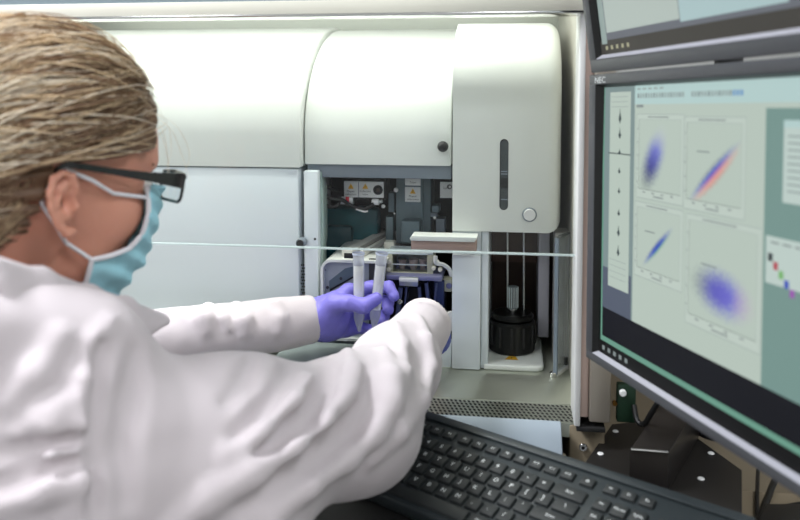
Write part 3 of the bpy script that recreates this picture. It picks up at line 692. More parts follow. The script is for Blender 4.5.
for tl, br_, k in pl_:
    a, b_ = scr8(*tl), scr8(br_[0], br_[1]); 
    a = (a[0], a[1]); xa, xb2 = a[0], b_[0]
    ya_ = a[1]; yb2 = scr8(br_[0], br_[1])[1]
    rect(sc1, xa-.004, xb2+.004, ya_+.005, yb2-.009, 3, emis('screen_plot_panel', (187, 200, 191)))
    for (u0, u1, v0, v1) in ((xa-.0045, xb2+.0045, ya_+.0055, ya_+.0050), (xa-.0045, xb2+.0045, yb2-.0092, yb2-.0097), (xa-.0045, xa-.0041, ya_+.005, yb2-.009), (xb2+.0041, xb2+.0045, ya_+.005, yb2-.009)): rect(sc1, u0, u1, v0, v1, 4, E_line)
    rect(sc1, xa, xb2, ya_, yb2, 4, bm_[k], True)
    for (u0, u1, v0, v1) in ((xa, xb2, yb2+.0004, yb2), (xa, xa+.0004, ya_, yb2)): rect(sc1, u0, u1, v0, v1, 5, E_ink)
    for (u0, u1, v0, v1) in ((xa, xb2, ya_, ya_-.0003), (xb2-.0003, xb2, ya_, yb2)): rect(sc1, u0, u1, v0, v1, 5, E_line)
    w3 = xb2-xa; rect(sc1, xa+w3*.22, xa+w3*.72, ya_+.003, ya_+.0018, 5, E_icon)
    for i in range(4): rect(sc1, xa+w3*(.12+.22*i), xa+w3*(.18+.22*i), yb2-.002, yb2-.0034, 5, E_icon)
    rect(sc1, xa+w3*.38, xa+w3*.62, yb2-.0052, yb2-.0066, 5, E_icon)
    for i in range(5): yy = yb2+(ya_-yb2)*(.1+.19*i); rect(sc1, xa-.0032, xa-.0012, yy+.0006, yy-.0006, 5, E_icon)
    if k: rect(sc1, xa+w3*.2, xa+w3*.44, ya_-(ya_-yb2)*(.36 if k != 3 else .42), ya_-(ya_-yb2)*(.36 if k != 3 else .42)-.0013, 5, E_icon)
# right-hand area with small windows
rect(sc1, wx1, SX1, SY1-.0245, ybar1, 3, E_right)
ra_ = scr8(785, 120); rb2 = scr8(799, 205); rect(sc1, ra_[0], SX1-.02, ra_[1], rb2[1], 4, E_rw)
rect(sc1, ra_[0], SX1-.02, ra_[1], ra_[1]-.006, 5, E_head)
for i in range(9): rect(sc1, ra_[0]+.005, ra_[0]+.05, ra_[1]-.012-i*.0055, ra_[1]-.0135-i*.0055, 5, E_line)
rc_ = scr8(767, 235); rd_ = scr8(799, 292); rect(sc1, rc_[0], SX1-.02, rc_[1], rd_[1], 4, E_rw)
for i, cc in enumerate(((50, 56, 60), (176, 80, 90), (120, 176, 110), (70, 90, 180), (150, 90, 170))): 
    xx = rc_[0]+.003+i*.0065; yy = rc_[1]-.014-i*.0062; rect(sc1, xx, xx+.0055, yy, yy-.0065, 5, emis('dot_%d' % i, cc))
for i in range(3): rect(sc1, rc_[0]+.006+i*.014, rc_[0]+.016+i*.014, rc_[1]-.004, rc_[1]-.0055, 5, E_icon)
for i in range(5): rect(sc1, SX0+.004+i*.013, SX0+.010+i*.013, ytask-.005, ytask-.010, 4, E_icon)
part('screen', sc1, m1, 'lit screen with four scatter plots')

up_m = mframe(Vector((.0925, .9805, 1.2640)), -1.1982, -.1394, .0300)
m2_ = thing('computer_monitor', 'upper monitor above the plots, mostly dark lower screen edge with pale windows', 'monitor', (0, 0, 0), 'stacked monitors', up_m)
sh_up = Matrix.Translation((0, MH, 0)); inv2 = up_m.inverted(); c2 = inv2 @ CAM
def shift(mb, dy): mb.v = [(v[0], v[1]+dy, v[2]) for v in mb.v]; return mb
B2 = .0155
part('bezel', shift(bezel(MW, MH, L_, T_, R_, B2, .03), MH), m2_, 'dark grey bezel')
iy0u = B2; iy1u = MH-T_
l2_ = MB(); l2_.add([(ix0, iy0u, 0), (ix1, iy0u, 0), (ix1-.001, iy0u+.004, -.008), (ix0+.001, iy0u+.004, -.008)], [(0, 1, 2, 3)], M['monlip']); part('bezel_lip', l2_, m2_, 'pale bevelled lower edge')
l3_ = MB()
l3_.add([(ix0, iy0u, 0), (ix0, iy1u, 0), (ix0+.008, iy1u-.003, -.008), (ix0+.001, iy0u+.004, -.008)], [(0, 1, 2, 3)], M['mondark'])
l3_.add([(ix0, iy1u, 0), (ix1, iy1u, 0), (ix1-.008, iy1u-.003, -.008), (ix0+.008, iy1u-.003, -.008)], [(0, 1, 2, 3)], M['mondark'])
l3_.add([(ix1, iy1u, 0), (ix1, iy0u, 0), (ix1-.001, iy0u+.004, -.008), (ix1-.008, iy1u-.003, -.008)], [(0, 1, 2, 3)], M['mondark'])
part('inner_rim', l3_, m2_)
part('back_shell', MB().box(.004, MW-.004, .004, MH-.004, -.045, -.0305, M['mon'], .004).box(MW/2-.12, MW/2+.12, MH/2-.09, MH/2+.09, -.065, -.0445, M['mon'], .006), m2_)
def s2(px, py):
    d = inv2.to_3x3() @ ray(px, py); t = (zz-c2.z)/d.z; p = c2+d*t; return (p.x, p.y)
su = MB(); UY0, UY1 = iy0u+.004, iy1u-.003
rect(su, SX0-.002, SX1, UY1, UY0, 0, emis('screen_upper_grey', (104, 108, 116)))
rect(su, SX0-.006, SX1, UY0+.016, UY0, 1, emis('screen_upper_task', (66, 64, 60)))
pa = s2(607, 33); pb_ = s2(680, 20); pc = s2(790, 5)
rect(su, SX0-.002, s2(606, 30)[0], UY1, UY0+.012, 2, emis('screen_upper_strip', (150, 166, 162)))
rect(su, pa[0], pb_[0], UY1, pa[1], 2, emis('screen_upper_window', (176, 188, 182)))
rect(su, pb_[0]+.001, pc[0], UY1, pa[1]-.003, 2, emis('screen_upper_window2', (168, 192, 194)))
for i in range(5): rect(su, SX0+.006+i*.012, SX0+.011+i*.012, UY0+.0095, UY0+.005, 3, emis('screen_upper_icon', (170, 168, 140)))
part('screen', su, m2_, 'lit screen with two pale windows')

# ------------------------------------------------------------------ bench, mounting plate and monitor arm
zpl = .775
pcs = [PZ(612, 424, zpl), PZ(586, 461, zpl), PZ(640, 545, zpl), PZ(742, 520, zpl), PZ(742, 470, zpl), PZ(670, 418, zpl)]
bn = thing('lab_bench', 'low beige bench under the monitors beside the cabinet', 'bench', (.55, .6, 0))
bx0 = .02
part('bench_top', MB().box(.14, 1.2, .1, 1.05, .70, .73, M['bench'], .003), bn)
for (lx, ly) in ((.18, .14), (1.16, .14), (.18, 1.01), (1.16, 1.01)): part('leg', MB().box(lx-.02, lx+.02, ly-.02, ly+.02, 0, .70, M['steel'], .002), bn)
pt = thing('mounting_plate', 'black metal plate with white screws under the monitors, behind the keyboard', 'plate', tuple(PZ(665, 460, zpl)))
cxm = sum(p.x for p in pcs)/6
part('plate', MB().prism([(p.x, p.y) for p in pcs], 'z', zpl-.006, zpl, M['plate'], .001), pt)
for px, py in ((615.5, 432), (600.5, 454.5), (711, 454), (701, 479.5)):
    c = PZ(px, py, zpl); part('screw', MB().cyl(c, c+Vector((0, 0, .002)), .0042, M['hose'], 16, bev=.0008), pt, 'white screw head')
for p in (pcs[0], pcs[2], pcs[3], pcs[5]):
    c = Vector((p.x*.8+.2*cxm, p.y*.85+.12, .73)); 
stn = MB(); pc_ = PZ(665, 470, zpl); stn.box(pc_.x-.03, pc_.x+.06, pc_.y-.04, pc_.y+.04, .7305, zpl-.006, M['blackm'], .002); part('stand_off', stn, pt)
# arm: thick black bar rising from the plate to the monitors
za = zpl+.048
fl_, fr_ = PZ(630, 449, za), PZ(669, 452, za); bk = PZ(663, 400, za); bkr = PZ(700, 403, za)
am = thing('monitor_arm', 'thick black bar with a bright front edge on the plate below the monitor', 'monitor arm', tuple(fl_))
ab = MB().prism([(fl_.x, fl_.y), (fr_.x, fr_.y), (bkr.x, bkr.y), (bk.x, bk.y)], 'z', zpl+.0005, za, mat('arm_black', (44, 41, 40), .35, .3), .002)
part('bar', ab, am)
dv = (fr_-fl_).normalized(); nf = Vector((dv.y, -dv.x, 0)); 
part('bright_edge', MB().tube([fl_+dv*.001+nf*.0004, fr_-dv*.001+nf*.0004], .0014, M['chrome'], 8), am, 'bright front edge')  # thin bright tube along the bar's top front edge
postp = Vector((.285, .86, 0))
part('column', MB().cyl((bkr.x+.03, bkr.y+.02, zpl), (bkr.x+.03, bkr.y+.02, 1.62), .018, M['black'], 24, bev=.002), am)
part('base_disc', MB().cyl((bkr.x+.03, bkr.y+.02, zpl+.0005), (bkr.x+.03, bkr.y+.02, zpl+.012), .035, M['black'], 24, bev=.002), am)
for (mm_, yy_) in ((mon_m, -MH/2), (up_m, MH/2)):
    bpnt = mm_ @ Vector((MW/2, yy_, -.066)); cpnt = Vector((bkr.x+.012, bkr.y+.01, bpnt.z))
    part('link', MB().tube([cpnt, bpnt], .012, M['black'], 12), am)
# circuit cover and cables near the post
gb = thing('junction_box', 'small dark green box with a white button hanging behind the monitor edge', 'box', tuple(P(628, 410, 1.052)))
mbg = MB(); pb(mbg, 617, 636, 385, 423, 1.045, 1.058, M['green'], .002); part('body', mbg, gb)
c = P(622.5, 392, 1.045); part('button', MB().cyl(c, c+Vector((0, -.006, 0)), .0045, M['hose'], 16, bev=.001), gb, 'white button')
c = P(615, 404, 1.045); part('terminal', MB().cyl(c+Vector((0, .006, 0)), c, .003, mat('brass', (190, 140, 70), .3, 1), 10), gb)
def solo_cable(pts, r, label, group=None):
    v = [Vector(p) for p in pts]; out = []
    for i in range(len(v)-1):
        p0 = v[max(i-1, 0)]; p1 = v[i]; p2 = v[i+1]; p3 = v[min(i+2, len(v)-1)]
        for k in range(8):
            t = k/8; out.append(.5*((2*p1)+(p2-p0)*t+(2*p0-5*p1+4*p2-p3)*t*t+(-p0+3*p1-3*p2+p3)*t**3))
    out.append(v[-1]); return solo('cable', MB().tube(out, r, M['cable'], 10), label, 'cable', tuple(v[0]), group)
solo_cable([P(634, 405, 1.04), P(637, 420, 1.03), P(644, 424, 1.02), P(652, 412, 1.0), P(662, 396, .99)], .0035, 'thin black cable hanging from the green box')
zc = .7345
solo_cable([PZ(752, 535, zc), PZ(765, 505, zc), PZ(772, 487, zc), PZ(776, 478, zc)], .0042, 'straight black cable rising beside the black plate under the monitor')
solo_cable([PZ(748, 530, zc), PZ(770, 512, zc), PZ(790, 507, zc), PZ(815, 503, zc)], .0042, 'black cable lying across the beige bench at the right')
solo_cable([PZ(757, 520, zc), PZ(757, 497, zc), PZ(758, 470, zc)], .0025, 'thinnest black cable on the bench')
fb = MB(); a_, b_, c_, d_ = [PZ(x, y, .7305) for x, y in ((755, 530), (765, 512), (830, 512), (830, 545))]
solo('power_adapter', MB().prism([(a_.x, a_.y), (d_.x, d_.y), (c_.x, c_.y), (b_.x, b_.y)], 'z', .7305, .742, M['black'], .003), 'flat black power adapter on the bench at the lower right', 'adapter', tuple(a_))

# ------------------------------------------------------------------ keyboard on its tray
U = .019
th, tl_ = -.548, .281
exk = Vector((math.cos(th), math.sin(th), 0)); hk = Vector((-math.sin(th), math.cos(th), 0))
eyk = hk*math.cos(tl_)+Vector((0, 0, 1))*math.sin(tl_); nk = exk.cross(eyk)
O = Vector((.037, .825, .834))-nk*.006
KM = Matrix(((exk.x, eyk.x, nk.x, O.x), (exk.y, eyk.y, nk.y, O.y), (exk.z, eyk.z, nk.z, O.z), (0, 0, 0, 1)))
# local frame: x along rows with '=' key centre at x=0, y towards the back, z=0 on the plate, key tops at z=.006
def kx(u): return (u-12.5)*U
def ky(r_): return -(r_-1)*U
kb_ = thing('keyboard', 'black computer keyboard with white legends tilted in front of the cabinet', 'keyboard', (0, 0, 0), None, KM)
KX0, KX1, KY0, KY1 = kx(-.55), kx(22.95), ky(5.75), ky(-1.65)
part('body', MB().box(KX0, KX1, KY0, KY1, -.016, .0022, M['kbody'], .004, 3), kb_)
part('back_strip', MB().box(KX0+.002, KX1-.002, ky(-.95), KY1-.002, .0023, .0052, M['kbody'], .0018), kb_)
keys = []
def K(u, r_, w, leg, h=1.0, h0=None): keys.append((u, r_, w, leg, h))
fu = [.5, 2.2, 3.2, 4.2, 5.2, 6.35, 7.35, 8.35, 9.35, 10.3, 11.3, 12.3, 13.3, 14.5]
for u, l in zip(fu, ['Esc', 'F1', 'F2', 'F3', 'F4', 'F5', 'F6', 'F7', 'F8', 'F9', 'F10', 'F11', 'F12', 'o']): K(u, -.2, .95, l, .8)
for u, l in zip((15.85, 16.85, 17.85), ('Pr', 'Sc', 'Pa')): K(u, -.2, .95, l, .8)
for i, l in enumerate('`1234567890-='): K(.5+i, 1, 1, l)
K(14, 1, 2, 'Back')
K(.75, 2, 1.5, 'Tab')
for i, l in enumerate('QWERTYUIOP[]'): K(2+i, 2, 1, l)
K(14.25, 2, 1.5, '\\')
K(.875, 3, 1.75, 'Caps')
for i, l in enumerate("ASDFGHJKL;'"): K(2.25+i, 3, 1, l)
K(13.875, 3, 2.25, 'Enter')
K(1.125, 4, 2.25, 'Shift')
for i, l in enumerate('ZXCVBNM,./'): K(2.75+i, 4, 1, l)
K(13.625, 4, 2.75, 'Shift')
for u, w, l in ((.625, 1.25, 'Ctrl'), (1.875, 1.25, ''), (3.125, 1.25, 'Alt'), (6.875, 6.25, ''), (10.625, 1.25, 'Alt'), (11.875, 1.25, ''), (13.125, 1.25, ''), (14.375, 1.25, 'Ctrl')): K(u, 5, w, l)
for r_, ls in ((1, ('Ins', 'Home', 'PgUp')), (2, ('Del', 'End', 'PgDn'))):
    for i, l in enumerate(ls): K(15.85+i, r_, 1, l)
K(16.85, 4, 1, '^'); K(15.85, 5, 1, '<'); K(16.85, 5, 1, 'v'); K(17.85, 5, 1, '>')
for r_, ls in ((1, ('Num', '/', '*', '-')), (2, '789'), (3, '456'), (4, '123')):
    for i, l in enumerate(ls): K(19.2+i, r_, 1, l)
K(19.7, 5, 2, '0'); K(21.2, 5, 1, '.'); K(22.2, 2.5, 1, '+', 2.0); K(22.2, 4.5, 1, 'E', 2.0)
_km = {}
for (u, r_, w, leg, h) in keys:
    kk = (w, leg, h)
    if kk not in _km:
        mb = MB(); W = w*U-.0026; H = h*U-.0026 if h >= 1 else .0124
        b = bmesh.new(); bmesh.ops.create_cube(b, size=1)
        for v in b.verts:
            top = v.co.z > 0; ins = .0009 if top else 0
            v.co = Vector((v.co.x*(W-2*ins), v.co.y*(H-2*ins), .0055 if top else .0015))
        bmesh.ops.bevel(b, geom=b.edges[:], offset=.0005, segments=2, profile=.5, affect='EDGES')
        mb.bm(b, M['key'], True)
        if leg:
            sz = .0078 if len(leg) == 1 else .0046
            dx = 0 if len(leg) == 1 else 0
            mb.text(leg, sz, Matrix.Translation((dx-(.0015 if w == 1 and len(leg) == 1 else 0), .0006, .0056)), M['legend'])
        _km[kk] = mb.mesh('key')
    o = part('key', None, kb_, me=_km[kk]); o.location = (kx(u), ky(r_), 0)
# tray under the keyboard: tilted black panel on a stand
ty = thing('keyboard_tray', 'black tilted tray carrying the keyboard', 'tray', (0, 0, 0), None, KM)
part('panel', MB().box(kx(-6), KX1-.01, KY0-.16, KY1-.012, -.028, -.0165, M['blackm'], .003), ty)
part('stand', MB().box(-.08, .0, -.10, -.02, -.30, -.0285, M['blackm'], .004), ty)

# ------------------------------------------------------------------ distance-field modelling for the person
def V3(*a): return np.array(a, float)
def cap_(p, a, b, ra, rb=None):
    rb = ra if rb is None else rb; a = np.asarray(a, float); b = np.asarray(b, float); ab = b-a
    t = np.clip(((p-a) @ ab)/max(ab @ ab, 1e-12), 0, 1)
    return np.linalg.norm(p-a-t[:, None]*ab, axis=1)-(ra+t*(rb-ra))
def ell_(p, c, r, rot=None):
    q = p-np.asarray(c, float)
    if rot is not None: q = q @ rot
    r = np.asarray(r, float); k0 = np.linalg.norm(q/r, axis=1); k1 = np.linalg.norm(q/(r*r), axis=1)
    return k0*(k0-1)/np.maximum(k1, 1e-9)
def smin(a, b, k):
    h = np.maximum(k-np.abs(a-b), 0)/k; return np.minimum(a, b)-h*h*k*.25
def smax(a, b, k): return -smin(-a, -b, k)
OFFS = np.array([(i, j, k) for i in (0, 1) for j in (0, 1) for k in (0, 1)])
def sdf_mesh(f, lo, hi, h, lev=4, slack=.012):
    lo = np.array(lo, float); H = h*2**lev; n = np.ceil((np.array(hi)-lo)/H).astype(int)
    g = np.stack(np.meshgrid(*[np.arange(k) for k in n], indexing='ij'), -1).reshape(-1, 3)
    for l in range(lev, -1, -1):
        s = h*2**l; d = f(lo+(g+.5)*s); g = g[np.abs(d) < .9*s*1.25+slack*(l > 0)+.3*h]
        if l: g = (g[:, None, :]*2+OFFS[None]).reshape(-1, 3)
    B = 1 << 20; enc = lambda c: (c[..., 0]*B+c[..., 1])*B+c[..., 2]
    corners = g[:, None, :]+OFFS[None]; cc = enc(corners); uq, inv_ = np.unique(cc.ravel(), return_inverse=True)
    pos = np.stack([uq//(B*B), (uq//B) % B, uq % B], -1); val = f(lo+pos*h); cv = val[inv_].reshape(-1, 8)
    act = (cv.min(1) < 0) & (cv.max(1) >= 0); g = g[act]; cv = cv[act]; 
    key = enc(g); od = np.argsort(key); g = g[od]; cv = cv[od]; key = key[od]
    acc = np.zeros((len(g), 3)); cnt = np.zeros(len(g))
    for a in range(8):
        for b in range(a+1, 8):
            if np.abs(OFFS[a]-OFFS[b]).sum() != 1: continue
            va, vb = cv[:, a], cv[:, b]; m_ = (va < 0) != (vb < 0); t = np.where(m_, va/np.where(m_, va-vb, 1), 0)
            acc += np.where(m_[:, None], OFFS[a]+t[:, None]*(OFFS[b]-OFFS[a]), 0); cnt += m_
    verts = lo+(g+acc/np.maximum(cnt, 1)[:, None])*h
    quads = []
    for ax in range(3):
        e = np.zeros(3, int); e[ax] = 1; u_ = np.zeros(3, int); u_[(ax+1) % 3] = 1; v_ = np.zeros(3, int); v_[(ax+2) % 3] = 1
        i1 = int(np.where((OFFS == e).all(1))[0][0]); va = cv[:, 0]; vb = cv[:, i1]; m_ = (va < 0) != (vb < 0)
        base = g[m_]; sg = va[m_] < 0; ids = []
        ok = np.ones(len(base), bool)
        for d_ in (0*u_, -u_, -u_-v_, -v_):
            kk = enc(base+d_); ix = np.searchsorted(key, kk); ix = np.minimum(ix, len(key)-1); ok &= key[ix] == kk; ids.append(ix)
        q = np.stack(ids, -1)[ok]; sg = sg[ok]; q[~sg] = q[~sg][:, ::-1]; quads.append(q)
    return verts, np.concatenate(quads)
def np_mesh(name, v, q, mats, mi=None, off=(0, 0, 0)):
    me = bpy.data.meshes.new(name); v = v-np.array(off)
    me.vertices.add(len(v)); me.vertices.foreach_set('co', v.astype(np.float32).ravel())
    n, k = q.shape; me.loops.add(n*k); me.loops.foreach_set('vertex_index', q.astype(np.int32).ravel())
    me.polygons.add(n); me.polygons.foreach_set('loop_start', np.arange(0, n*k, k, dtype=np.int32)); me.polygons.foreach_set('loop_total', np.full(n, k, dtype=np.int32))
    for m in mats: me.materials.append(m)
    if mi is not None: me.polygons.foreach_set('material_index', mi.astype(np.int32))
    me.polygons.foreach_set('use_smooth', np.ones(n, bool)); me.update(); me.validate(); return me

# ---- head frame (local: +X her right, +Y forward, +Z up; origin between the ear canals)
HC = V3(-.448, .690, 1.145); az = R(57); pit = R(11); rol = R(-1); HS = 1.06
hf = V3(math.cos(az)*math.cos(pit), math.sin(az)*math.cos(pit), -math.sin(pit)); hr = V3(math.sin(az), -math.cos(az), 0)
hu = np.cross(hr, hf); hr, hu = hr*math.cos(rol)+hu*math.sin(rol), hu*math.cos(rol)-hr*math.sin(rol)
HM = np.stack([hr, hf, hu], 1)           # local -> world columns
def h2w(p): return HC+HS*np.asarray(p, float) @ HM.T
def w2h(p): return (p-HC) @ HM/HS
def face_sdf(q, soft=0):
    x = q.copy(); x[:, 0] = np.abs(x[:, 0])
    d = ell_(x, (0, -.012, .038), (.075, .098, .087))
    d = smin(d, ell_(x, (0, .053, .056), (.058, .055, .056)), .03)
    d = smin(d, ell_(x, (0, .046, -.012), (.056, .046, .055)), .03)
    d = smin(d, ell_(x, (0, .040, -.056), (.046, .044, .030)), .025)
    d = smin(d, ell_(x, (0, .070, -.076), (.018, .014, .014)), .02)
    d = smin(d, ell_(x, (.036, .062, -.004), (.022, .022, .022)), .02)
    d = smin(d, cap_(x, (0, .096, .042), (.036, .087, .044), .009, .007), .014)
    if not soft: d = smax(d, -ell_(x, (.032, .100, .024), (.017, .016, .011)), .012)
    d = smin(d, cap_(x, (0, .093, .028), (0, .100, -.006), .007, .010), .012)
    d = smin(d, ell_(x, (.010, .094, -.010), (.008, .010, .007)), .008)
    d = smin(d, ell_(x, (0, .086, -.032), (.022, .012, .007)), .008)
    d = smin(d, ell_(x, (0, .084, -.041), (.020, .012, .006)), .006)
    if soft: d = smin(d, ell_(x, (0, .066, -.018), (.032, .030, .045)), .03)
    return d
def ear_sdf(q):
    x = q.copy(); x[:, 0] = np.abs(x[:, 0])
    t = R(12); rt = np.array([[1, 0, 0], [0, math.cos(t), -math.sin(t)], [0, math.sin(t), math.cos(t)]])
    t2 = R(10); r2 = np.array([[math.cos(t2), -math.sin(t2), 0], [math.sin(t2), math.cos(t2), 0], [0, 0, 1]])
    o = (x-V3(.0825, -.009, .002)) @ r2 @ rt/.88                       # x out, y forward, z up in the plane of the ear
    d = ell_(o, (-.003, -.001, .003), (.0045, .0155, .0265))
    H_ = [(.009, .004), (.010, .016), (.006, .0265), (-.004, .0305), (-.0135, .0265), (-.0175, .014), (-.0170, .001), (-.0130, -.010), (-.0080, -.019), (-.001, -.026), (.006, -.0255)]
    W_ = [.0020, .0026, .0032, .0034, .0036, .0036, .0032, .0030, .0034, .0048, .0040]
    for i in range(len(H_)-1):
        d = smin(d, cap_(o, (.0035, *H_[i]), (.0035, *H_[i+1]), W_[i], W_[i+1]), .003)
    A_ = [(.003, .020), (-.006, .014), (-.0095, .004), (-.0075, -.007), (-.001, -.0135)]
    for i in range(len(A_)-1): d = smin(d, cap_(o, (.0025, *A_[i]), (.0025, *A_[i+1]), .0028, .0028), .002)
    d = smin(d, ell_(o, (.002, .0105, -.004), (.0040, .0036, .0060)), .003)
    d = smax(d, -ell_(o, (.004, .0015, .0005), (.009, .0068, .0100)), .002)
    return d
NB = V3(-.520, .640, 1.005)      # base of the neck
def headneck(p):
    q = w2h(p); d = face_sdf(q); d = smin(d, ear_sdf(q), .006)
    d = smin(d, cap_(p, h2w((0, -.030, -.035)), NB, .054, .060), .025); return d
# ---- arms
SR = V3(-.365, .575, .965); ER = V3(-.172, .800, .900); WR = V3(-.116, 1.075, .924)
SL = V3(-.665, .755, .950); EL = V3(-.550, 1.010, .888); WL = V3(-.300, 1.172, .893)
def pw(x, y, Y): return np.array(P(x, y, Y))
LH = dict(
 thumb=[(322, 318, 1.166), (335, 304, 1.160), (349, 303, 1.152), (364, 306, 1.152), (376, 299, 1.164)],
 index=[(330, 306, 1.19), (349, 292, 1.208), (372, 287, 1.222), (389, 287, 1.208), (394, 296, 1.186)],
 middle=[(328, 314, 1.195), (350, 304, 1.222), (374, 299, 1.236), (388, 302, 1.216), (388, 310, 1.196)],
 ring=[(328, 322, 1.195), (349, 317, 1.226), (371, 313, 1.236), (384, 316, 1.218), (382, 321, 1.200)],
 pinky=[(327, 330, 1.19), (346, 329, 1.216), (362, 328, 1.228), (376, 330, 1.214), (374, 334, 1.200)])
FR = dict(thumb=[.019, .0150, .0118, .0112, .0098], index=[.014, .0118, .0098, .0090, .0082], middle=[.014, .0120, .0100, .0092, .0084], ring=[.014, .0115, .0095, .0088, .0080], pinky=[.014, .0108, .0085, .0078, .0070])
def hand_sdf(p, H, W, rw=.027):
    d = None; pts = {k: [pw(*q) for q in v] for k, v in H.items()}
    for k in ('index', 'middle', 'ring', 'pinky', 'thumb'):
        v = pts[k]; r = FR[k]; f = None
        for i in range(1, len(v)-1):
            c = cap_(p, v[i], v[i+1], r[i], r[i+1]); f = c if f is None else smin(f, c, .004)
        d = f if d is None else smin(d, f, .0022)
    pal = None
    for k in ('index', 'middle', 'ring', 'pinky'):
        c = cap_(p, pts[k][0], pts[k][1], .017, .0125); pal = c if pal is None else smin(pal, c, .014)
    pal = smin(pal, cap_(p, pts['thumb'][0], pts['thumb'][1], .020, .015), .014)
    pal = smin(pal, cap_(p, W, (pts['middle'][0]+pts['ring'][0])/2, rw-.002, .022), .02)
    d = smin(d, pal, .008)
    # soft knuckle creases
    return d
def lhand(p): return hand_sdf(p, LH, pw(312, 321, 1.175))
RHD = 6
RH = dict(
 thumb=[(426, 330, 1.10), (420, 336, 1.13), (415, 337, 1.155), (412, 334, 1.175), (413, 331, 1.19)],
 index=[(424, 328, 1.12), (421, 327, 1.165), (420, 327, 1.195), (420, 332, 1.215), (420, 338, 1.222)],
 middle=[(428, 329, 1.12), (428, 328, 1.17), (428, 328, 1.202), (428, 334, 1.222), (428, 341, 1.226)],
 ring=[(432, 331, 1.12), (435, 331, 1.168), (436, 331, 1.198), (436, 337, 1.216), (435, 343, 1.218)],
 pinky=[(436, 334, 1.115), (441, 335, 1.155), (443, 337, 1.180), (443, 341, 1.196), (442, 346, 1.200)])
RH = {k: [(x, y+RHD, Y) for x, y, Y in v] for k, v in RH.items()}
def rhand(p): return hand_sdf(p, RH, WR+V3(.002, .004, -.012), .022)
def body(p):
    d = headneck(p)
    d = smin(d, cap_(p, NB, V3(-.60, .56, .50), .085, .12), .06)
    d = smin(d, cap_(p, SR+V3(-.03, .0, -.01), SL+V3(.03, 0, -.01), .040, .040), .05)
    for a, b, c in ((SR, ER, WR), (SL, EL, WL)):
        d = smin(d, cap_(p, a, b, .042, .036), .03); d = smin(d, cap_(p, b, c, .034, .019), .015)
    d = smin(d, lhand(p)+.0016, .004); d = smin(d, rhand(p)+.0032, .004)
    d = smin(d, cap_(p, WL, pw(312, 321, 1.175), .021, .020), .01)
    return d
ps_off = (-.58, .62, .45)
v, q = sdf_mesh(body, (-.95, .30, .40), (.05, 1.32, 1.36), .0030, 4)
me = np_mesh('person', v, q, [M['skin']], off=ps_off)
person = bpy.data.objects.new('person', me); COL.objects.link(person); person.location = ps_off; OFF[person.name] = ps_off
tag(person, 'person in a white coat, face mask and glasses reaching into the cabinet with purple gloves', 'person')

# ---- lab coat
def project(f, px, py, dmin=.35):
    d = ray(px, py); d.normalize(); t = dmin; c = np.array(CAM); dv = np.array(d)
    for i in range(120):
        s = float(f((c+dv*t)[None])[0]); t += s*.8
        if s < 5e-4 or t > 2: break
    return c+dv*t if t < 2 else None
CE = pw(441, 312, 1.10)
def coat_base(p):
    d = cap_(p, V3(-.545, .600, .92), V3(-.60, .50, .42), .155, .20)
    d = smin(d, cap_(p, NB+V3(.0, .01, -.075), V3(-.56, .57, .80), .095, .15), .06)
    d = smin(d, cap_(p, SR+V3(-.025, .005, -.025), SL+V3(.03, 0, -.02), .070, .062), .06)
    d = smin(d, cap_(p, NB+V3(.05, .0, -.045), SR+V3(.0, .02, .0), .045, .068), .05)
    d = smin(d, cap_(p, pw(-40, 335, .54), pw(85, 345, .60), .048, .045), .05)
    m = SR*.45+ER*.55+V3(.0, -.004, -.020)
    d = smin(d, cap_(p, SR+V3(.005, .005, -.012), m, .080, .077), .05)
    d = smin(d, cap_(p, m, ER+V3(.010, .012, -.008), .077, .064), .05)
    d = smin(d, cap_(p, ER+V3(.010, .012, -.006), ER*.5+WR*.5+V3(.006, .0, -.006), .065, .048), .035)
    d = smin(d, cap_(p, ER*.5+WR*.5+V3(.006, 0, -.006), WR, .048, .0362), .03)
    d = smin(d, cap_(p, SR+V3(.03, .03, -.06), V3(-.265, .655, .86), .07, .066), .06)     # cloth hanging under the upper arm
    d = smin(d, cap_(p, SL, EL, .060, .050), .04)
    d = smin(d, cap_(p, EL, WL+V3(.002, .002, .0), .048, .0365), .03)
    return d
def polyp(px):
    out = []
    for x, y in px:
        a = project(coat_base, x, y)
        if a is not None and (not out or np.linalg.norm(a-out[-1]) < .14): out.append(a)
    return out
FOLDS = []   # (points, radius, inset)
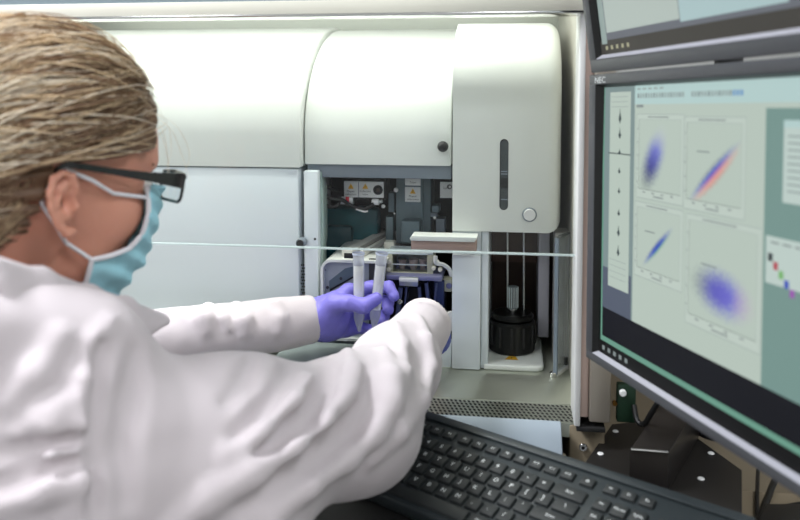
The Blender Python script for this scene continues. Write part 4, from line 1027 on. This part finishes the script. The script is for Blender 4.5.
for px, r, ins in (
  ([(347, 353), (352, 372), (345, 395), (322, 420), (290, 445), (250, 472), (205, 500), (165, 530)], .0125, .006),
  ([(385, 352), (392, 378), (391, 402), (375, 430), (345, 458), (308, 486), (270, 520)], .0115, .006),
  ([(310, 357), (308, 378), (292, 402), (262, 430), (225, 455)], .0095, .005),
  ([(272, 352), (268, 374), (250, 400), (222, 428), (190, 452), (150, 480)], .0105, .006),
  ([(236, 350), (232, 368), (215, 392), (190, 415)], .0085, .005),
  ([(418, 318), (427, 340), (430, 368), (422, 400), (402, 430), (370, 460)], .008, .004), ([(395, 325), (402, 345), (404, 372), (396, 398)], .006, .003),
  ([(150, 330), (128, 350), (118, 375), (112, 400)], .010, .006),
  ([(110, 322), (96, 345), (88, 380), (84, 430), (82, 480), (84, 520)], .0065, .0035),
  ([(60, 340), (35, 375), (10, 400)], .010, .006),
  ([(78, 425), (50, 428), (20, 440)], .007, .004), ([(78, 450), (45, 456), (5, 470)], .008, .004), ([(78, 480), (45, 486), (5, 500)], .008, .004), ([(78, 405), (58, 408), (40, 412)], .006, .004),
  ([(208, 308), (204, 320), (206, 330)], .012, .006), ([(236, 306), (244, 320), (246, 332)], .010, .005), ([(222, 306), (224, 318), (228, 328)], .005, .002),
  ([(276, 304), (280, 318), (279, 330)], .006, .003)):
    pts = polyp(px)
    if len(pts) > 1:
        dirs = [(np.array(CAM)-a)/np.linalg.norm(np.array(CAM)-a) for a in pts]
        FOLDS.append(([a-dv*ins*.45 for a, dv in zip(pts, dirs)], r*.95))
GRO = []
for px, r in (([(366, 372), (368, 400), (350, 428), (318, 452), (280, 480), (240, 510)], .010), ([(330, 365), (326, 392), (305, 418), (272, 445), (252, 458)], .009), ([(290, 360), (284, 382), (264, 408), (236, 436)], .008), ([(138, 352), (135, 380), (128, 410), (122, 450), (125, 500)], .012), ([(252, 358), (244, 380), (228, 402)], .008),
   ([(100, 345), (98, 390), (94, 440), (94, 510)], .006), ([(70, 438), (30, 448), (0, 455)], .007), ([(70, 466), (30, 474), (0, 486)], .007)):
    pts = polyp(px)
    if len(pts) > 1: GRO.append((pts, r*1.35))
bbF = [(np.min(a, 0)-r-.03, np.max(a, 0)+r+.03) for a, r in FOLDS]; bbG = [(np.min(a, 0)-r-.03, np.max(a, 0)+r+.03) for a, r in GRO]
def vnoise(p, s, seed):
    rs = np.random.RandomState(seed); o = 0
    for k in range(5):
        w = rs.normal(size=3); w /= np.linalg.norm(w); o = o+np.sin(p @ w*s*(1+.35*k)+rs.uniform(0, 6.28))
    return o/5
def coat(p):
    d = coat_base(p)
    for (a, r), (l_, h_) in zip(FOLDS, bbF):
        m_ = ((p > l_) & (p < h_)).all(1)
        if not m_.any(): continue
        s = p[m_]; dd_ = d[m_]; n = len(a)
        for i in range(n-1):
            t0 = 1.12*math.sin(math.pi*(i+.4)/(n-.2)) ** .5; t1 = math.sin(math.pi*min(i+1.4, n-.3)/(n-.2)) ** .5
            dd_ = smin(dd_, cap_(s, a[i], a[i+1], r*t0, r*t1), .012)
        d[m_] = dd_
    for (a, r), (l_, h_) in zip(GRO, bbG):
        m_ = ((p > l_) & (p < h_)).all(1)
        if not m_.any(): continue
        s = p[m_]; dd_ = d[m_]; f = None; n = len(a)
        for i in range(n-1):
            c = cap_(s, a[i], a[i+1], r*.62*math.sin(math.pi*(i+.25)/(n-.5)), r*.62*math.sin(math.pi*(i+1.25)/(n-.5))); f = c if f is None else np.minimum(f, c)
        d[m_] = smax(dd_, -f, .016)
    d = d+.0024*vnoise(p, 42, 3)+.0008*vnoise(p, 95, 5)
    # neckline opening and cuffs
    d = smax(d, -cap_(p, NB+V3(.012, .012, .002), h2w((0, -.02, -.10)), .050, .076), .006)
    for E_, W_, rr in ((ER, WR, .0275), (EL, WL, .0285)):
        ax = (W_-E_)/np.linalg.norm(W_-E_); pl = (p-W_) @ ax-.004
        near = np.linalg.norm(p-W_, axis=1) < .12
        d = np.where(near, smax(d, pl, .007), d)
        d = np.where(near, smax(d, -cap_(p, W_-ax*.02, W_+ax*.06, rr), .003), d)
    return d
v, q = sdf_mesh(coat, (-.95, .25, .38), (.08, 1.25, 1.10), .0036, 4)
part('lab_coat', None, person, 'white cotton laboratory coat', me=np_mesh('lab_coat', v, q, [M['coat']], off=ps_off))
# collar
CP = [(-6, 264, .545), (40, 278, .585), (88, 295, .635), (125, 306, .68), (157, 316, .73)]
cpt = [pw(x, y, Y) for x, y, Y in CP]
def collar(p):
    d = None
    for i in range(len(cpt)-1):
        for dz, r in ((0, .007), (-.014, .008), (-.028, .006)):
            a = cpt[i]+V3(.004*(-dz*100), 0, dz*(1 if i < 3 else 1)); b = cpt[i+1]+V3(.004*(-dz*100), 0, dz*(1-.8*(i == 3)))
            c = cap_(p, a, b, r, r*(1-.6*(i == 3))); d = c if d is None else smin(d, c, .012)
    return d+.0012*vnoise(p, 60, 9)
v, q = sdf_mesh(collar, (-.65, .45, .94), (-.2, .85, 1.12), .003, 3)
part('collar', None, person, 'turned-down coat collar', me=np_mesh('collar', v, q, [M['coat']], off=ps_off))

# ---- gloves
def gwr(f, W_, E_, rr=.0265, cd=V3(0, 0, 0)):
    ax = (W_-E_)/np.linalg.norm(W_-E_)
    def g_(p):
        d = smin(f(p), cap_(p, W_-ax*.01, W_+ax*.03+cd, rr), .02)
        fine = .00045*np.sin((p @ V3(.6, .5, .62))*900+2*vnoise(p, 150, 4))*np.clip(vnoise(p, 60, 8)*2, 0, 1)+.0006*vnoise(p, 240, 2)
        d = d+fine
        return np.maximum(d, -((p-(W_-ax*.015)) @ ax))
    return g_
v, q = sdf_mesh(gwr(lhand, WL, EL), (-.34, 1.10, .82), (-.14, 1.28, .99), .0013, 4, .006)
part('glove', None, person, 'left purple nitrile glove holding two tubes', me=np_mesh('glove', v, q, [M['glove']], off=ps_off))
v, q = sdf_mesh(gwr(rhand, WR, ER, .0235, V3(0, 0, -.012)), (-.18, 1.03, .86), (0.0, 1.28, 1.02), .0018, 4, .006)
part('glove', None, person, 'right glove mostly hidden behind the cuff', me=np_mesh('glove', v, q, [mat('glove_blue', (52, 72, 170), .42)], off=ps_off))

# ---- mask
MPOLY = [(.0755, .024), (.080, .0), (.079, -.021), (.0700, -.034), (.052, -.041), (.035, -.045), (.038, -.092)]
def inpoly(y, z, poly):
    c = np.zeros(len(y), bool); n = len(poly); j = n-1
    for i in range(n):
        yi, zi = poly[i]; yj, zj = poly[j]
        m_ = ((zi > z) != (zj > z)) & (y < (yj-yi)*(z-zi)/(zj-zi+1e-12)+yi); c ^= m_; j = i
    return c
def polyd(y, z, poly):
    d = np.full(len(y), 1e9); n = len(poly); P2 = np.stack([y, z], -1)
    for i in range(n):
        a = np.array(poly[i]); b = np.array(poly[(i+1) % n]); ab = b-a; t = np.clip(((P2-a) @ ab)/(ab @ ab), 0, 1)
        d = np.minimum(d, np.linalg.norm(P2-a-t[:, None]*ab, axis=1))
    return np.where(inpoly(y, z, poly), -d, d)
RP = MPOLY+[(.05, -.14), (.16, -.14), (.16, .024)]
def mask_sdf(p):
    q = w2h(p); f = face_sdf(q, 1)
    puff = .0035+.006*np.clip((q[:, 1]-.06)/.05, 0, 1)
    pl = .0014*np.sin((q[:, 2]+.25*q[:, 1])*330+1.2*np.sin(q[:, 0]*60))*np.clip((q[:, 1]-.03)/.03, 0, 1)+.0012*vnoise(q, 130, 12)
    o = f-puff-.0035+pl; i_ = f-puff+.0005+pl
    return np.maximum(np.maximum(o, -i_), polyd(q[:, 1], q[:, 2], RP))
v, q = sdf_mesh(mask_sdf, HC-V3(.16, .16, .16), HC+V3(.16, .16, .1), .0016, 4, .006)
msk = part('face_mask', None, person, 'pale blue surgical mask', me=np_mesh('face_mask', v, q, [M['mask']], off=ps_off))
def sidept(y, z, off_=.007, s=1):
    xs = np.linspace(.13, 0, 260); pp_ = np.stack([xs*s, np.full(260, y), np.full(260, z)], -1); f = face_sdf(pp_, 1); i = np.argmax(f < off_)
    return V3(s*xs[i], y, z)
for s in (1, -1):
    mb = MB(); mb2 = MB(); pts = []
    for i in range(len(MPOLY)-1):
        for k in range(5): t = k/5; pts.append(h2w(sidept(MPOLY[i][0]*(1-t)+MPOLY[i+1][0]*t, MPOLY[i][1]*(1-t)+MPOLY[i+1][1]*t, .0075, s)))
    mb.tube(pts, .0026, M['maskw'], 8)
    up_pts = [h2w((s*.080, -.012, .030)), h2w((s*.079, .012, .024)), h2w(sidept(.04, .014, .003, s)), h2w(sidept(.077, .013, .006, s))]
    lo_pts = [h2w((s*.078, -.006, -.022)), h2w(sidept(.012, -.032, .003, s)), h2w(sidept(.037, -.046, .007, s))]
    mb2.tube(up_pts, .0019, M['maskw'], 8); mb2.tube(lo_pts, .0019, M['maskw'], 8)
    mb2.tube([h2w((s*.080, -.012, .030)), h2w((s*.073, -.022, .020)), h2w((s*.070, -.022, 0)), h2w((s*.078, -.006, -.022))], .0015, M['maskw'], 6)
    part('piping', mb, msk, 'white piping of the mask'); part('ear_loop', mb2, msk, 'white elastic ear loop')

# ---- glasses
gl_ = MB(); EYZ = .025
def rr2(cx, cz, w, h, r, n=5):
    return [(cx+sx*(w/2-r)+r*math.cos(a), cz+sz*(h/2-r)+r*math.sin(a)) for sx, sz, a0 in ((1, 1, 0), (-1, 1, 90), (-1, -1, 180), (1, -1, 270)) for a in [R(a0+i*90/n) for i in range(n+1)]]
def lensY(x): return .122-.9*abs(x)**2*2.6
for s in (1, -1):
    for zz_, rad, part_ in ((0, .0017, 'rim'),):
        o_ = rr2(s*.037, EYZ, .050, .028, .009); pts = [h2w((x, lensY(x), z)) for x, z in o_]; pts.append(pts[0])
        gl_.tube(pts, rad, M['frame'], 8, cap=False)
    # broad top bar and end piece, temple sweeping back over the ear
    gl_.tube([h2w((s*.014, lensY(.014), EYZ+.013)), h2w((s*.037, lensY(.037), EYZ+.0145)), h2w((s*.060, lensY(.06), EYZ+.012)), h2w((s*.067, lensY(.066)-.004, EYZ+.010))], [.0018, .0022, .003, .004], M['frame'], 8)
tm = []
for s in (1, -1):
    mbt = MB(); ring = []
    pathT = [(.0665, .109, .032, .0075), (.0705, .097, .032, .0065), (.0735, .070, .032, .0042), (.0765, .035, .033, .0030), (.079, .005, .034, .0027), (.078, -.012, .034, .0027), (.074, -.024, .022, .0026), (.072, -.028, .006, .0022)]
    vs = []; fs = []
    for (x, y, z, hh) in pathT:
        for dx, dz in ((.0012, hh), (.0012, -hh), (-.0012, -hh), (-.0012, hh)): vs.append(h2w((s*(x+dx), y, z+dz)))
    for i in range(len(pathT)-1):
        for k in range(4): k2 = (k+1) % 4; fs.append((i*4+k, i*4+k2, i*4+4+k2, i*4+4+k))
    fs += [(3, 2, 1, 0), tuple(len(vs)-4+k for k in range(4))]
    mbt.add(vs, fs, M['frame']); tm.append(mbt)
gl_.tube([h2w((-.014, lensY(.014), EYZ+.006)), h2w((0, .121, EYZ+.009)), h2w((.014, lensY(.014), EYZ+.006))], .0019, M['frame'], 8)
gls = part('glasses', gl_, person, 'dark framed glasses')
for mbt in tm: part('temple', mbt, gls)
for s in (1, -1):
    mbl = MB(); o_ = rr2(s*.037, EYZ, .050, .028, .009); n = len(o_); mbl.add([h2w((x, lensY(x), z)) for x, z in o_], [tuple(range(n))], M['lens']); part('lens', mbl, gls)
for s in (1, -1):
    e = h2w((s*.032, .0865, .024)); part('eye', MB().sphere(e, .0118, M['eyew'], 20).sphere(e+hf*.0072-hu*.002, .0058, M['iris'], 14), person)
st_ = h2w((.0865, -.003, -.0195)); part('earring', MB().sphere(st_, .0021, M['gold'], 10), person, 'small stud earring')

# ---- hair: soft cap plus many combed strands running back to a low knot
KNOT = V3(0, -.125, .0)
HCN = V3(0, -.012, .036)
def hairline(q):     # >0 inside the hair area (local coordinates)
    x, y, z = np.abs(q[:, 0]), q[:, 1], q[:, 2]
    front = .082-(y)+.45*np.clip(z-.075, 0, .1)         # front edge across the forehead
    side = z-(.037+.25*np.clip(y, 0, .08))*(y > -.022)+.13*(y <= -.022)
    return np.minimum(front, side)
def capbase(q): 
    return ell_(q, (0, -.004, .047), (.081, .117, .095))
def hair_sdf(p):
    q = w2h(p); d = smin(capbase(q)-.004, ell_(q, (0, -.085, -.015), (.062, .045, .062)), .04)
    d = smin(d, ell_(q, KNOT, (.045, .035, .042)), .02); d = smin(d, ell_(q, (0, -.072, -.055), (.060, .038, .045)), .03)
    ang = np.arctan2(q[:, 0], q[:, 2]+.02)
    d = d+.0022*np.sin(ang*46+3*np.sin(q[:, 1]*22)+2*vnoise(q, 30, 6))+.0016*vnoise(q, 90, 7)
    d = smax(d, -hairline(q)*.7, .006); return d
v, q = sdf_mesh(hair_sdf, HC-V3(.24, .24, .20), HC+V3(.2, .2, .2), .0026, 4, .01)
hair = part('hair', None, person, 'blonde and ash brown hair combed back', me=np_mesh('hair', v, q, [M['hair3']], off=ps_off))
# strands
def on_cap(dir_, off_):
    d = dir_/np.linalg.norm(dir_); r = 1/math.sqrt((d[0]/.081)**2+(d[1]/.117)**2+(d[2]/.095)**2)
    return V3(0, -.004, .047)+d*(r+.006+off_)
rs = np.random.RandomState(11)
SV = []; SF = []; SM = []
def strand(pts, r0, mi):
    n = len(pts); o = len(SV); pts = np.array(pts); tg = np.gradient(pts, axis=0)
    for i in range(n):
        t = tg[i]/(np.linalg.norm(tg[i])+1e-9); a = np.cross(t, V3(.3, .2, .9)); a /= np.linalg.norm(a)+1e-9; b_ = np.cross(t, a)
        rr = r0*min(1, .35+1.6*min(i, n-1-i)/n)
        for k in range(3): an = 2.0944*k; SV.append(pts[i]+(a*math.cos(an)+b_*math.sin(an))*rr)
    for i in range(n-1):
        for k in range(3): k2 = (k+1) % 3; SF.append((o+i*3+k, o+i*3+k2, o+i*3+3+k2, o+i*3+3+k)); SM.append(mi)
N_S = 3400
cen = V3(0, -.004, .047)
cl = rs.normal(size=(60, 3)); 
for s in range(N_S):
    if s < 1200:      # roots along the front hairline
        u_ = rs.uniform(-1.35, 1.35); ph = u_
        dvec = V3(math.sin(ph)*.95, .78-.42*abs(ph)**1.5*.5, math.cos(ph)*.78-.02)
        dvec = dvec+rs.normal(size=3)*.03
    else:
        while True:
            dvec = rs.normal(size=3); dvec /= np.linalg.norm(dvec)
            pt = on_cap(dvec, 0)
            if hairline(pt[None])[0] > -.002: break
    off0 = rs.uniform(-.002, .009)*(1 if rs.rand() > .1 else 1.7); wav = rs.uniform(0, 6.28); wa = rs.uniform(.0004, .0022)
    k_end = KNOT+rs.normal(size=3)*V3(.020, .012, .020); d0 = dvec/np.linalg.norm(dvec); d1 = (k_end-cen); d1 /= np.linalg.norm(d1)
    om = math.acos(max(-1, min(1, d0 @ d1))); nP = 14; pts = []
    sag = rs.normal()*.05
    for i in range(nP):
        t = i/(nP-1); 
        dd_ = (math.sin((1-t)*om)*d0+math.sin(t*om)*d1)/max(math.sin(om), 1e-4)
        dd_ = dd_+V3(0, 0, sag*math.sin(math.pi*t))
        o_ = off0*math.sin(math.pi*min(1, t*1.5+.12))+.003+wa*math.sin(wav+t*11)
        c_ = on_cap(dd_, o_); c_ = c_*(1-max(0, t-.8)*5*.0)+0
        if t > .75: w = (t-.75)/.25; c_ = c_*(1-w)+k_end*w
        pts.append(c_)
    clump = .35+(.35 if d0[1] < .1 else 0)+math.sin(d0[0]*13+d0[2]*17+1.3)+math.sin(d0[0]*31-d0[1]*9)*.8+rs.normal()*.7  # rear strands skewed paler: painted highlight on top of real streaks
    mi = 2 if clump > 1.15 else 1 if clump > .1 else 0 if clump > -.9 else 3
    if any(abs(x[0]) > .05 and -.045 < x[1] < .06 and x[2] < .032 for x in pts): continue
    strand([h2w(x) for x in pts], rs.uniform(.0004, .0010), mi)
# loose wisps in front of the forehead and at the nape
for s in range(5):
    x0_ = rs.uniform(.01, .06); a = V3(x0_, .080, .090+rs.uniform(-.01, .012)); 
    pts = [a, a+V3(.004, .022+rs.uniform(-.006, .006), -.008), a+V3(.008, .036+rs.uniform(-.012, .008), -.035), a+V3(.010, .034+rs.uniform(-.02, .010), -.06+rs.uniform(-.02, .01))]
    pp_ = []
    for i in range(12):
        t = i/11*3; j = min(int(t), 2); w = t-j; pp_.append(pts[j]*(1-w)+pts[j+1]*w)
    pp_ = np.array(pp_); pp_[1:-1] = (pp_[:-2]+pp_[1:-1]*2+pp_[2:])/4
    strand([h2w(x) for x in pp_], .00025, 2)
for s in range(160):
    z0_ = rs.uniform(-.02, .03); sx = rs.uniform(.060, .076); a = V3(sx, -.028-rs.uniform(0, .02), z0_); b_ = V3(sx*.75, -.075, -.045-rs.uniform(0, .03)); c_ = V3(sx*.5, -.10, -.085-rs.uniform(0, .03))
    pts = [a*(1-t)**2+2*b_*t*(1-t)+c_*t*t+rs.normal(size=3)*.0006 for t in np.linspace(0, 1, 9)]; strand([h2w(x) for x in pts], .0006, rs.choice([0, 1, 1, 3]))
SVa = np.array(SV); SFa = np.array(SF)
part('hair_strands', None, hair, 'combed light strands', me=np_mesh('hair_strands', SVa, SFa, [M['hair0'], M['hair1'], M['hair2'], M['hair3']], np.array(SM), off=ps_off))
# eyebrows
ebm = MB()
for s in (1, -1): ebm.tube([h2w((s*.016, .100, .041)), h2w((s*.034, .098, .046)), h2w((s*.050, .085, .043))], [.002, .0026, .0012], M['hair3'], 8)
part('eyebrow', ebm, person)

# ---- conical tubes held in the left hand
def ctube(a, b, label, r=.0084):
    a = pw(*a); b = pw(*b); ax = b-a; L_ = np.linalg.norm(ax); ax /= L_
    t = thing('conical_tube', label, 'tube', tuple(a), 'conical tubes in the gloved hand')
    prof_ = [(0, r*1.12), (.0035, r*1.12), (.0036, r), (L_-.022, r*.97), (L_-.0018, r*.30), (L_, r*.18)]
    part('body', MB().tube([a+ax*u_ for u_, _ in prof_], [w for _, w in prof_], M['tubep'], 28, cap=False), t)
    part('rim', MB().tube([a, a+ax*.003], r*1.14, mat('tube_rim', (200, 208, 226), .3), 28, cap=False), t)
    # write-on patch, curved round the front of the tube
    side = np.cross(ax, np.array(CAM)-a); side /= np.linalg.norm(side); fr_ = np.cross(side, ax)
    vs = []; fs = []
    A0, A1 = R(-52), R(58)
    for i in range(9):
        an = A0+(A1-A0)*i/8
        for u_ in (.019, L_-.034): vs.append(a+ax*u_+(side*math.sin(an)+fr_*math.cos(an))*(r+.0003))
    for i in range(8): fs.append((i*2, i*2+2, i*2+3, i*2+1))
    part('label_patch', MB().add(vs, fs, M['label'], True), t, 'white write-on patch')
    for k in range(4):
        pass
    return t
ctube((358.5, 252.5, 1.172), (359.2, 331.5, 1.174), 'upright translucent conical tube, left of the two in the gloved hand')
ctube((382.0, 252.5, 1.180), (373.5, 330.0, 1.184), 'slightly tilted translucent conical tube, right of the two in the gloved hand')
